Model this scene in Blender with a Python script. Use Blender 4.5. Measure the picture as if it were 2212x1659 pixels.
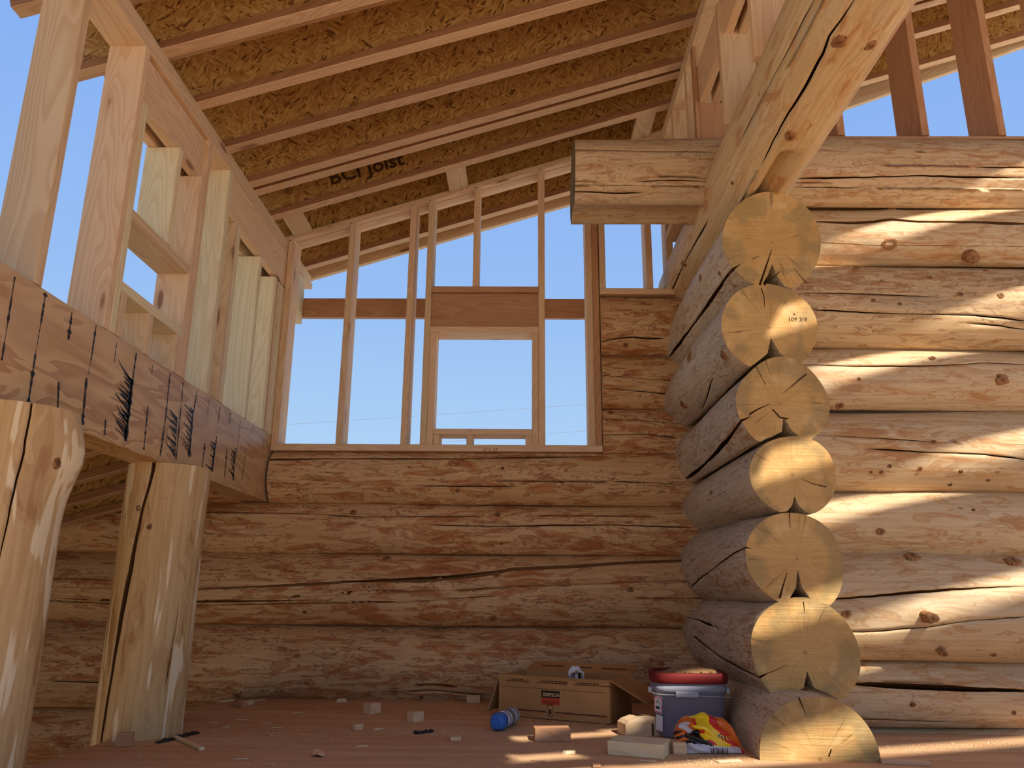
import bpy, bmesh, math, random
import numpy as np
from mathutils import Vector, Matrix

# ------------------------------------------------------------------ scene, camera, light
for o in list(bpy.data.objects): bpy.data.objects.remove(o, do_unlink=True)
scene = bpy.context.scene
COL = scene.collection
IMG_W, IMG_H, FPX = 2212.0, 1659.0, 1690.0
CAM_H = 0.515
PITCH, YAW, ROLL = map(math.radians, (15.2, -0.8, 0.45))

_f = np.array([math.sin(YAW)*math.cos(PITCH), math.cos(YAW)*math.cos(PITCH), math.sin(PITCH)])
_r = np.array([math.cos(YAW), -math.sin(YAW), 0.0])
_u = np.cross(_r, _f)
CR = _r*math.cos(ROLL) + _u*math.sin(ROLL)
CU = -_r*math.sin(ROLL) + _u*math.cos(ROLL)
CF = _f
CC = np.array([0.0, 0.0, CAM_H])

cam_data = bpy.data.cameras.new('camera')
cam_data.sensor_fit = 'HORIZONTAL'
cam_data.sensor_width = 36.0
cam_data.lens = FPX/IMG_W*36.0
cam_data.clip_start = 0.05
cam_data.clip_end = 2000
cam = bpy.data.objects.new('camera', cam_data)
COL.objects.link(cam)
cam.matrix_world = Matrix(((CR[0], CU[0], -CF[0], CC[0]), (CR[1], CU[1], -CF[1], CC[1]), (CR[2], CU[2], -CF[2], CC[2]), (0, 0, 0, 1)))
scene.camera = cam

vs = scene.view_settings
vs.view_transform = 'Standard'
vs.look = 'None'
vs.gamma = 1.0
vs.use_curve_mapping = False
vs.exposure = 0.75

# sky: a plain clear-day gradient from horizon to zenith
world = bpy.data.worlds.new('sky')
scene.world = world
world.use_nodes = True
wn = world.node_tree
wn.nodes.clear()
w_out = wn.nodes.new('ShaderNodeOutputWorld')
w_bg = wn.nodes.new('ShaderNodeBackground')
w_tc = wn.nodes.new('ShaderNodeTexCoord')
w_sep = wn.nodes.new('ShaderNodeSeparateXYZ')
w_rmp = wn.nodes.new('ShaderNodeValToRGB')
wn.links.new(w_tc.outputs['Generated'], w_sep.inputs[0])
wn.links.new(w_sep.outputs['Z'], w_rmp.inputs[0])
wn.links.new(w_rmp.outputs[0], w_bg.inputs[0])
wn.links.new(w_bg.outputs[0], w_out.inputs[0])
cr = w_rmp.color_ramp
cr.elements[0].position = 0.0
cr.elements[0].color = (0.56, 0.76, 0.98, 1)
cr.elements[1].position = 1.0
cr.elements[1].color = (0.16, 0.34, 0.82, 1)
for p, c in ((0.17, (0.45, 0.68, 0.98, 1)), (0.35, (0.335, 0.555, 0.96, 1)), (0.6, (0.25, 0.455, 0.94, 1))):
    e = cr.elements.new(p); e.color = c
w_bg.inputs[1].default_value = 0.56

# sun: from behind the camera, high on the right
SUN_DIR = Vector((-0.55, 1.0, -1.0)).normalized()
sun_data = bpy.data.lights.new('sun', 'SUN')
sun_data.energy = 4.5
sun_data.angle = math.radians(0.53)
sun_data.color = (1.0, 0.93, 0.80)
sun = bpy.data.objects.new('sun', sun_data)
COL.objects.link(sun)
sun.location = (6, -10, 12)
sun.rotation_euler = SUN_DIR.to_track_quat('-Z', 'Y').to_euler()

# ------------------------------------------------------------------ measuring helpers
def ray(x, y):
    return CF + CR*(x-IMG_W/2)/FPX - CU*(y-IMG_H/2)/FPX
def atX(x, y, X):
    d = ray(x, y); return CC + d*(X-CC[0])/d[0]
def atY(x, y, Y):
    d = ray(x, y); return CC + d*(Y-CC[1])/d[1]
def atZ(x, y, Z=0.0):
    d = ray(x, y); return CC + d*(Z-CC[2])/d[2]

# ------------------------------------------------------------------ material helpers
def lin(r, g, b):
    def f(c):
        c /= 255.0
        return c/12.92 if c <= 0.04045 else ((c+0.055)/1.055)**2.4
    return (f(r), f(g), f(b), 1.0)

class NT:
    def __init__(s, name):
        s.m = bpy.data.materials.new(name); s.m.use_nodes = True
        s.t = s.m.node_tree; s.t.nodes.clear()
        s.out = s.n('ShaderNodeOutputMaterial')
        s.b = s.n('ShaderNodeBsdfPrincipled')
        s.l(s.b.outputs[0], s.out.inputs[0])
        s.b.inputs['Specular IOR Level'].default_value = 0.25
    def n(s, t): return s.t.nodes.new(t)
    def l(s, a, b): s.t.links.new(a, b)
    def set(s, inp, v):
        if hasattr(v, 'links') or isinstance(v, bpy.types.NodeSocket): s.l(v, inp)
        else: inp.default_value = v
    def obj(s, scale=(1, 1, 1), rand=True, rot=(0, 0, 0)):
        tc = s.n('ShaderNodeTexCoord'); mp = s.n('ShaderNodeMapping')
        mp.inputs['Scale'].default_value = scale; mp.inputs['Rotation'].default_value = rot
        src = tc.outputs['Object']
        if rand:
            oi = s.n('ShaderNodeObjectInfo')
            vm = s.n('ShaderNodeVectorMath'); vm.operation = 'SCALE'; vm.inputs[0].default_value = (31.7, 17.3, 23.9)
            s.l(oi.outputs['Random'], vm.inputs['Scale'])
            ad = s.n('ShaderNodeVectorMath'); ad.operation = 'ADD'
            s.l(src, mp.inputs[0]); s.l(mp.outputs[0], ad.inputs[0]); s.l(vm.outputs[0], ad.inputs[1])
            return ad.outputs[0]
        s.l(src, mp.inputs[0]); return mp.outputs[0]
    def rnd(s):
        return s.n('ShaderNodeObjectInfo').outputs['Random']
    def noise(s, vec, scale=1.0, detail=3.0, rough=0.55, dist=0.0):
        k = s.n('ShaderNodeTexNoise'); s.l(vec, k.inputs['Vector'])
        k.inputs['Scale'].default_value = scale; k.inputs['Detail'].default_value = detail
        k.inputs['Roughness'].default_value = rough; k.inputs['Distortion'].default_value = dist
        return k.outputs['Fac']
    def voro(s, vec, scale=1.0, feature='F1', rand=1.0):
        k = s.n('ShaderNodeTexVoronoi'); k.feature = feature; s.l(vec, k.inputs['Vector'])
        k.inputs['Scale'].default_value = scale; k.inputs['Randomness'].default_value = rand
        return k
    def math(s, op, a, b=None, c=None, clamp=False):
        k = s.n('ShaderNodeMath'); k.operation = op; k.use_clamp = clamp
        s.set(k.inputs[0], a)
        if b is not None: s.set(k.inputs[1], b)
        if c is not None: s.set(k.inputs[2], c)
        return k.outputs[0]
    def ramp(s, fac, stops, interp='LINEAR'):
        k = s.n('ShaderNodeValToRGB'); s.set(k.inputs[0], fac); e = k.color_ramp.elements
        k.color_ramp.interpolation = interp
        e[0].position, e[0].color = stops[0][0], stops[0][1]
        e[1].position, e[1].color = stops[-1][0], stops[-1][1]
        for p, c in stops[1:-1]:
            q = e.new(p); q.color = c
        return k.outputs[0]
    def step(s, fac, a, b):
        k = s.n('ShaderNodeMapRange'); k.interpolation_type = 'SMOOTHSTEP'
        s.set(k.inputs['Value'], fac); k.inputs['From Min'].default_value = a; k.inputs['From Max'].default_value = b
        return k.outputs[0]
    def mix(s, fac, a, b, mode='MIX'):
        k = s.n('ShaderNodeMix'); k.data_type = 'RGBA'; k.blend_type = mode
        s.set(k.inputs[0], fac); s.set(k.inputs[6], a); s.set(k.inputs[7], b)
        return k.outputs[2]
    def sep(s, vec):
        k = s.n('ShaderNodeSeparateXYZ'); s.l(vec, k.inputs[0]); return k.outputs
    def comb(s, x, y, z):
        k = s.n('ShaderNodeCombineXYZ'); s.set(k.inputs[0], x); s.set(k.inputs[1], y); s.set(k.inputs[2], z); return k.outputs[0]
    def col(s, c): s.set(s.b.inputs['Base Color'], c)
    def rough(s, v): s.set(s.b.inputs['Roughness'], v)
    def bump(s, h, strength=0.3, dist=0.01):
        k = s.n('ShaderNodeBump'); k.inputs['Strength'].default_value = strength; k.inputs['Distance'].default_value = dist
        s.l(h, k.inputs['Height']); s.l(k.outputs[0], s.b.inputs['Normal'])

def plain(name, rgb, rough=0.6, spec=0.25):
    t = NT(name); t.col(lin(*rgb)); t.rough(rough); t.b.inputs['Specular IOR Level'].default_value = spec
    return t.m

def lumber(name, light, dark, knotty=0.5, tone=0.12):
    """planed softwood: growth rings cut flat along local X, a few knots, each board its own tone"""
    t = NT(name)
    oi = t.rnd()
    # flat-sawn figure: stretched contours of a smooth field, bending round the knots
    fld = t.noise(t.obj((0.75, 9, 9)), 1.0, 1.2, 0.45, 0.5)
    kd = t.voro(t.obj((2.6, 9.5, 9.5)), 1.0).outputs['Distance']
    fld = t.math('ADD', fld, t.math('MULTIPLY', t.math('SUBTRACT', 1.0, t.step(kd, 0.0, 0.45)), 0.10))
    ring = t.math('FRACT', t.math('MULTIPLY', fld, 16.0))
    ring = t.math('MULTIPLY', t.step(ring, 0.10, 0.88), t.math('SUBTRACT', 1.0, t.step(ring, 0.88, 1.0)))
    fine = t.noise(t.obj((3, 120, 120)), 1.0, 2.0)
    soft = t.noise(t.obj((1.2, 14, 14)), 1.0, 2.0)
    ring = t.math('ADD', t.math('MULTIPLY', ring, 0.40), t.math('ADD', t.math('MULTIPLY', fine, 0.22), t.math('MULTIPLY', soft, 0.35)))
    c = t.mix(ring, lin(*light), lin(*dark))
    # knots
    kv = t.obj((2.6, 9.5, 9.5))
    vo = t.voro(kv, 1.0)
    pick = t.math('GREATER_THAN', t.sep(vo.outputs['Color'])[0], 1.0-knotty*0.62)
    kn = t.math('MULTIPLY', pick, t.math('SUBTRACT', 1.0, t.step(vo.outputs['Distance'], 0.08, 0.14)))
    halo = t.math('MULTIPLY', pick, t.math('SUBTRACT', 1.0, t.step(vo.outputs['Distance'], 0.10, 0.30)))
    c = t.mix(t.math('MULTIPLY', halo, 0.35), c, lin(int(dark[0]*0.92), int(dark[1]*0.85), int(dark[2]*0.75)))
    c = t.mix(t.math('MULTIPLY', kn, 0.85), c, lin(138, 94, 64))
    # board tone
    g = t.math('MULTIPLY_ADD', t.math('FRACT', t.math('MULTIPLY', oi, 13.7)), tone, 1.0-tone*0.7)
    hs = t.n('ShaderNodeHueSaturation'); t.l(c, hs.inputs['Color']); t.l(g, hs.inputs['Value'])
    t.col(hs.outputs[0]); t.rough(0.62)
    t.bump(ring, 0.10, 0.002)
    return t.m

def peeled(name, base, blotch, line, amount=0.5, lines=0.6, dirt=0.25, grey=(150, 135, 120), fine=1.0, patch=None):
    """hand-peeled log: pale sapwood with leftover cambium in map-like patches and contour figure"""
    t = NT(name)
    n1 = t.noise(t.obj((5.0*fine, 22*fine, 22*fine)), 1.0, 1.6, 0.5, 0.7)
    n2 = t.noise(t.obj((5.5*fine, 22*fine, 22*fine)), 1.0, 2.2, 0.5, 0.8)
    big = t.noise(t.obj((0.9, 3.5, 3.5)), 1.0, 2.0)
    # map-like contour rings
    ct = t.math('FRACT', t.math('MULTIPLY', n1, 7.0))
    ct = t.math('MULTIPLY', t.step(ct, 0.66, 0.90), t.math('SUBTRACT', 1.0, t.step(ct, 0.91, 1.0)))
    ct = t.math('MULTIPLY', ct, t.step(t.noise(t.obj((3, 9, 9)), 1.0, 2.0), 0.36, 0.58))
    th = 0.62-amount*0.18
    lev = t.math('ADD', n2, t.math('MULTIPLY', t.math('SUBTRACT', big, 0.5), 0.40))
    bl = t.step(lev, th, th+0.02)
    rim = t.math('MULTIPLY', t.step(lev, th-0.004, th+0.006), t.math('SUBTRACT', 1.0, t.step(lev, th+0.012, th+0.045)))
    deep = t.step(lev, th+0.07, th+0.11)
    streak = t.noise(t.obj((3.0, 75, 75)), 1.0, 3.0)
    c = t.mix(t.step(streak, 0.35, 0.75), lin(*base), lin(int(base[0]*0.93), int(base[1]*0.88), int(base[2]*0.80)))
    c = t.mix(t.math('MULTIPLY', bl, 0.50), c, lin(*blotch))
    c = t.mix(t.math('MULTIPLY', deep, 0.55), c, lin(int(blotch[0]*0.86), int(blotch[1]*0.74), int(blotch[2]*0.64)))
    c = t.mix(t.math('MULTIPLY', rim, lines*0.8), c, lin(*line))
    c = t.mix(t.math('MULTIPLY', ct, lines), c, lin(*line))
    dn = t.step(t.noise(t.obj((0.9, 5, 5)), 1.3, 4.0, 0.65), 0.48, 0.72)
    if patch: dn = t.step(t.noise(t.obj((2.2, 15, 15)), 1.0, 2.5, 0.5, 0.4), patch, patch+0.03)
    c = t.mix(t.math('MULTIPLY', dn, dirt), c, lin(*grey))
    vo = t.voro(t.obj((5, 16, 16)), 1.0)
    sp = t.math('MULTIPLY', t.math('GREATER_THAN', t.sep(vo.outputs['Color'])[1], 0.80), t.math('SUBTRACT', 1.0, t.step(vo.outputs['Distance'], 0.03, 0.085)))
    c = t.mix(t.math('MULTIPLY', sp, 0.75), c, lin(92, 62, 40))
    t.col(c); t.rough(0.58)
    h = t.math('ADD', t.math('MULTIPLY', streak, 0.4), t.math('MULTIPLY', n2, 0.8))
    t.bump(h, 0.22, 0.005)
    return t.m

def endgrain(name, base, dark, sap):
    t = NT(name)
    v = t.sep(t.obj((1, 1, 1), False))
    nz = t.noise(t.obj((6, 7, 7)), 1.0, 3.0)
    r = t.math('SQRT', t.math('ADD', t.math('MULTIPLY', v[1], v[1]), t.math('MULTIPLY', v[2], v[2])))
    rr = t.math('ADD', r, t.math('MULTIPLY', nz, 0.02))
    ring = t.math('FRACT', t.math('MULTIPLY', rr, 130.0))
    ring = t.step(ring, 0.3, 1.0)
    saw = t.noise(t.obj((1, 6, 120), True, (math.radians(25), 0, 0)), 1.0, 3.0)
    blot = t.noise(t.obj((3, 5, 5)), 1.0, 4.0, 0.6)
    c = t.mix(t.math('MULTIPLY', ring, 0.20), lin(*base), lin(*dark))
    c = t.mix(t.math('MULTIPLY', t.step(blot, 0.42, 0.66), 0.55), c, lin(*dark))
    c = t.mix(t.math('MULTIPLY', t.step(saw, 0.35, 0.7), 0.40), c, lin(*dark))
    ang = t.math('ARCTAN2', v[2], v[1])
    ray_ = t.noise(t.comb(t.math('MULTIPLY', t.math('COSINE', ang), 11.0), t.math('MULTIPLY', t.math('SINE', ang), 11.0), t.math('MULTIPLY_ADD', t.rnd(), 40.0, t.math('MULTIPLY', r, 5.0))), 1.0, 3.0)
    c = t.mix(t.math('MULTIPLY', t.step(ray_, 0.46, 0.66), 0.45), c, lin(*dark))
    crk = t.math('MULTIPLY', t.step(ray_, 0.665, 0.685), t.step(r, 0.06, 0.13))
    c = t.mix(t.math('MULTIPLY', crk, 0.7), c, lin(int(dark[0]*0.55), int(dark[1]*0.5), int(dark[2]*0.45)))
    pale = t.math('MULTIPLY', t.step(t.noise(t.obj((3, 8, 8)), 1.3, 2.0), 0.55, 0.7), 0.35)
    c = t.mix(pale, c, lin(min(255, base[0]+22), min(255, base[1]+26), min(255, base[2]+34)))
    edge = t.math('MULTIPLY', t.step(rr, 0.115, 0.155), t.step(t.noise(t.obj((2, 9, 9)), 1.0, 2.0), 0.42, 0.56))
    c = t.mix(t.math('MULTIPLY', edge, 0.55), c, lin(*sap))
    pith = t.math('SUBTRACT', 1.0, t.step(rr, 0.012, 0.020))
    c = t.mix(t.math('MULTIPLY', pith, 0.6), c, lin(int(dark[0]*0.8), int(dark[1]*0.75), int(dark[2]*0.7)))
    t.col(c); t.rough(0.7)
    t.bump(t.math('ADD', saw, t.math('MULTIPLY', ring, 0.15)), 0.6, 0.005)
    return t.m

def osb(name, base, light, dark, scale=1.0):
    """pressed wood strands in three directions"""
    t = NT(name)
    wob = t.noise(t.obj((30*scale, 30*scale, 30*scale)), 1.0, 2.0)
    cols = []
    for k, ang in enumerate((0.30, 1.15, -0.85, 0.75)):
        v = t.obj((26*scale, 26*scale, 105*scale), True, (0, 0, 0))
        mp = t.n('ShaderNodeVectorRotate'); mp.rotation_type = 'Y_AXIS'; mp.inputs['Angle'].default_value = ang
        t.l(t.obj((1, 1, 1)), mp.inputs['Vector'])
        sc = t.n('ShaderNodeVectorMath'); sc.operation = 'MULTIPLY'; sc.inputs[1].default_value = (26*scale, 40*scale, 110*scale)
        t.l(mp.outputs[0], sc.inputs[0])
        cols.append(t.sep(t.voro(sc.outputs[0], 1.0).outputs['Color'])[k % 3])
    s0 = t.sep(t.voro(t.obj((24*scale, 24*scale, 24*scale)), 1.0).outputs['Color'])
    f = t.mix(t.math('GREATER_THAN', s0[0], 0.5), cols[0], cols[1])
    f = t.mix(t.math('GREATER_THAN', s0[1], 0.62), f, cols[2])
    f = t.mix(t.math('GREATER_THAN', s0[2], 0.68), f, cols[3])
    f = t.math('MULTIPLY_ADD', wob, 0.25, t.math('MULTIPLY', f, 0.80))
    c = t.ramp(f, [(0.0, lin(*dark)), (0.17, lin(*dark)), (0.24, lin(int(base[0]*0.92), int(base[1]*0.89), int(base[2]*0.84))), (0.55, lin(*base)), (0.95, lin(*light))])
    t.col(c); t.rough(0.55)
    t.bump(f, 0.25, 0.003)
    return t.m

MT = {}
MT['fir'] = lumber('fir_lumber', (236, 204, 166), (210, 164, 124), 0.75)
MT['pine'] = lumber('pine_lumber', (238, 222, 186), (214, 188, 140), 0.85)
MT['fir_tan'] = lumber('tan_fir_lumber', (232, 204, 166), (202, 162, 120), 0.7)
MT['fir_dark'] = lumber('dark_fir_lumber', (200, 154, 116), (172, 120, 82), 0.35)
MT['flange'] = lumber('flange_lumber', (222, 186, 148), (192, 146, 106), 0.25)
MT['flange_edge'] = lumber('laminated_flange_edge', (166, 118, 80), (132, 86, 54), 0.0)
MT['log_right'] = peeled('peeled_log_pale', (204, 178, 142), (190, 142, 88), (156, 112, 72), 0.26, 0.50, 0.30)
MT['log_rough'] = peeled('peeled_log_rough', (202, 174, 136), (176, 126, 78), (122, 86, 56), 0.34, 0.65, 0.50, (136, 120, 102), 1.5)
MT['log_back'] = peeled('peeled_log_brown', (214, 174, 128), (184, 112, 58), (116, 68, 36), 0.46, 0.66, 0.16, (126, 106, 88), 1.15)
MT['log_side'] = peeled('peeled_log_weathered', (206, 190, 166), (182, 148, 110), (132, 100, 74), 0.18, 0.80, 0.45, (160, 154, 148), 1.5)
MT['log_big'] = peeled('peeled_log_golden', (214, 188, 148), (200, 154, 102), (166, 128, 90), 0.24, 0.30, 0.45, (172, 162, 146), 0.9)
MT['log_grey'] = peeled('peeled_log_grey', (206, 178, 142), (186, 138, 92), (134, 98, 70), 0.36, 0.55, 0.40, (156, 142, 126), 1.5)
MT['log_post'] = peeled('peeled_post', (206, 172, 124), (182, 142, 94), (168, 130, 88), 0.40, 0.20, 0.75, (240, 220, 184), 0.7, patch=0.56)
MT['end_gold'] = endgrain('log_end_gold', (204, 166, 106), (178, 132, 76), (140, 122, 82))
MT['end_plain'] = endgrain('log_end_plain', (216, 180, 126), (180, 138, 88), (150, 126, 88))
MT['end_green'] = endgrain('log_end_weathered', (134, 112, 80), (92, 74, 52), (60, 86, 62))
MT['osb'] = osb('strand_board', (182, 136, 74), (204, 164, 102), (112, 74, 36), 1.0)
MT['osb_pale'] = osb('strand_board_pale', (206, 170, 112), (226, 196, 140), (140, 100, 58))
MT['black'] = plain('black_adhesive', (38, 34, 34), 0.5)
MT['ink'] = plain('black_ink', (78, 52, 30), 0.7)
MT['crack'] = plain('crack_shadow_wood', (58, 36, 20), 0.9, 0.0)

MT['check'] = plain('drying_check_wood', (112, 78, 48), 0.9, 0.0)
def knot_material():
    t = NT('knot_wood')
    v = t.sep(t.obj((1, 1, 1), False))
    nz = t.noise(t.obj((60, 60, 60)), 1.0, 3.0)
    r = t.math('SQRT', t.math('ADD', t.math('MULTIPLY', v[1], v[1]), t.math('MULTIPLY', v[0], v[0])))
    ring = t.math('FRACT', t.math('ADD', t.math('MULTIPLY', r, 260.0), t.math('MULTIPLY', nz, 2.0)))
    c = t.mix(ring, lin(176, 128, 84), lin(124, 82, 50))
    c = t.mix(t.step(nz, 0.5, 0.72), c, lin(84, 54, 34))
    c = t.mix(t.math('MULTIPLY', t.math('SUBTRACT', 1.0, t.step(r, 0.004, 0.012)), 0.6), c, lin(70, 44, 28))
    t.col(c); t.rough(0.75); t.bump(nz, 0.6, 0.006)
    return t.m
MT['knot'] = knot_material()

def plywood_floor():
    t = NT('floor_plywood')
    a = t.noise(t.obj((1.2, 16, 1)), 1.0, 4.0, 0.6, 0.5)
    b = t.noise(t.obj((3, 70, 1)), 1.0, 3.0)
    d = t.noise(t.obj((2.2, 2.8, 1)), 1.0, 5.0, 0.65)
    c = t.mix(t.step(a, 0.3, 0.7), lin(216, 178, 138), lin(198, 150, 108))
    c = t.mix(t.math('MULTIPLY', t.step(b, 0.4, 0.7), 0.35), c, lin(172, 122, 84))
    c = t.mix(t.math('MULTIPLY', t.step(d, 0.42, 0.7), 0.45), c, lin(202, 172, 140))
    t.col(c); t.rough(0.7); t.bump(b, 0.15, 0.003)
    return t.m
MT['plywood'] = plywood_floor()

def veneer():
    t = NT('beam_veneer')
    v = t.obj((1.6, 7, 7))
    n1 = t.noise(v, 1.0, 3.0, 0.5, 0.8)
    ct = t.math('FRACT', t.math('MULTIPLY', n1, 6.0))
    c = t.mix(t.math('MULTIPLY', t.step(ct, 0.0, 1.0), 0.75), lin(214, 174, 120), lin(168, 114, 64))
    d = t.noise(t.obj((1.0, 2.5, 2.5)), 1.0, 4.0, 0.6)
    c = t.mix(t.math('MULTIPLY', t.step(d, 0.4, 0.65), 0.6), c, lin(208, 174, 138))
    vo = t.voro(t.obj((3.4, 5.6, 5.6)), 1.0)
    pick = t.math('GREATER_THAN', t.sep(vo.outputs['Color'])[0], 0.35)
    ds = t.math('ADD', vo.outputs['Distance'], t.math('MULTIPLY', t.math('SUBTRACT', n1, 0.5), 0.05))
    halo = t.math('MULTIPLY', pick, t.math('SUBTRACT', 1.0, t.step(ds, 0.09, 0.2)))
    kn = t.math('MULTIPLY', pick, t.math('SUBTRACT', 1.0, t.step(ds, 0.05, 0.1)))
    c = t.mix(t.math('MULTIPLY', halo, 0.6), c, lin(168, 110, 54))
    c = t.mix(t.math('MULTIPLY', kn, 0.9), c, lin(100, 62, 36))
    t.col(c); t.rough(0.42); t.bump(n1, 0.1, 0.004)
    return t.m
MT['veneer'] = veneer()

# ------------------------------------------------------------------ object helpers
def tag(o, label=None, cat=None, group=None, kind=None):
    if label: o['label'] = label
    if cat: o['category'] = cat
    if group: o['group'] = group
    if kind: o['kind'] = kind
    return o

def link(name, me, parent=None, mw=None, mats=()):
    o = bpy.data.objects.new(name, me)
    COL.objects.link(o)
    for m in mats: me.materials.append(m)
    if parent is not None:
        o.parent = parent
        base = WORLD[parent.name].inverted() if parent.name in WORLD else Matrix()
        o.matrix_local = base @ (mw if mw is not None else Matrix())
    elif mw is not None:
        o.matrix_world = mw
    WORLD[o.name] = mw.copy() if mw is not None else Matrix()
    return o
WORLD = {}

def empty(name, loc=(0, 0, 0), rz=0.0):
    o = bpy.data.objects.new(name, None)
    COL.objects.link(o)
    mw = Matrix.Translation(loc) @ Matrix.Rotation(rz, 4, 'Z')
    o.matrix_world = mw
    o.empty_display_size = 0.1
    WORLD[o.name] = mw
    return o

def mesh(name, verts, faces, smooth=False):
    me = bpy.data.meshes.new(name)
    me.from_pydata([tuple(map(float, v)) for v in verts], [], [tuple(int(i) for i in f) for f in faces])
    me.validate(); me.update()
    if smooth: me.polygons.foreach_set('use_smooth', [True]*len(me.polygons))
    return me

def prism_mesh(name, L, w, h, c=0.0025, e0=0.0, e1=0.0):
    """board along local X, centred, eased edges; e0/e1 shear the two end cuts along local Z"""
    y, z = w/2, h/2
    prof = [(-y+c, -z), (y-c, -z), (y, -z+c), (y, z-c), (y-c, z), (-y+c, z), (-y, z-c), (-y, -z+c)]
    v = [(-L/2+e0*p[1], *p) for p in prof] + [(L/2+e1*p[1], *p) for p in prof]
    f = [(i, (i+1) % 8, 8+(i+1) % 8, 8+i) for i in range(8)]
    f += [tuple(range(7, -1, -1)), tuple(range(8, 16))]
    return mesh(name, v, f)

_share = {}
def board(name, parent, p0, p1, w, h, mat, side=None, e0=0.0, e1=0.0, c=0.0025):
    """board from p0 to p1 (axis), w across 'side' (local Y), h across the third axis (local Z)"""
    p0, p1 = Vector(p0), Vector(p1)
    d = (p1-p0); L = d.length; X = d/L
    if side is None: side = Vector((0, 1, 0)) if abs(X.y) < 0.9 else Vector((1, 0, 0))
    side = Vector(side); Y = (side - X*side.dot(X)).normalized(); Z = X.cross(Y)
    key = (round(L, 4), round(w, 4), round(h, 4), mat, round(e0, 3), round(e1, 3), round(c, 4))
    if key not in _share:
        me = prism_mesh(name, L, w, h, c, e0, e1); me.materials.append(MT[mat]); _share[key] = me
    M = Matrix(((X.x, Y.x, Z.x, 0), (X.y, Y.y, Z.y, 0), (X.z, Y.z, Z.z, 0), (0, 0, 0, 1)))
    M.translation = (p0+p1)/2
    return link(name, _share[key], parent, M)

def vboard(name, parent, x0, x1, y0, y1, z0, z1, mat):
    """upright board given by its box"""
    return board(name, parent, ((x0+x1)/2, (y0+y1)/2, z0), ((x0+x1)/2, (y0+y1)/2, z1), y1-y0, x1-x0, mat, side=(0, 1, 0))
def yboard(name, parent, x0, x1, y0, y1, z0, z1, mat):
    return board(name, parent, ((x0+x1)/2, y0, (z0+z1)/2), ((x0+x1)/2, y1, (z0+z1)/2), x1-x0, z1-z0, mat, side=(1, 0, 0))
def xboard(name, parent, x0, x1, y0, y1, z0, z1, mat):
    return board(name, parent, (x0, (y0+y1)/2, (z0+z1)/2), (x1, (y0+y1)/2, (z0+z1)/2), y1-y0, z1-z0, mat, side=(0, 1, 0))

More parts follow.
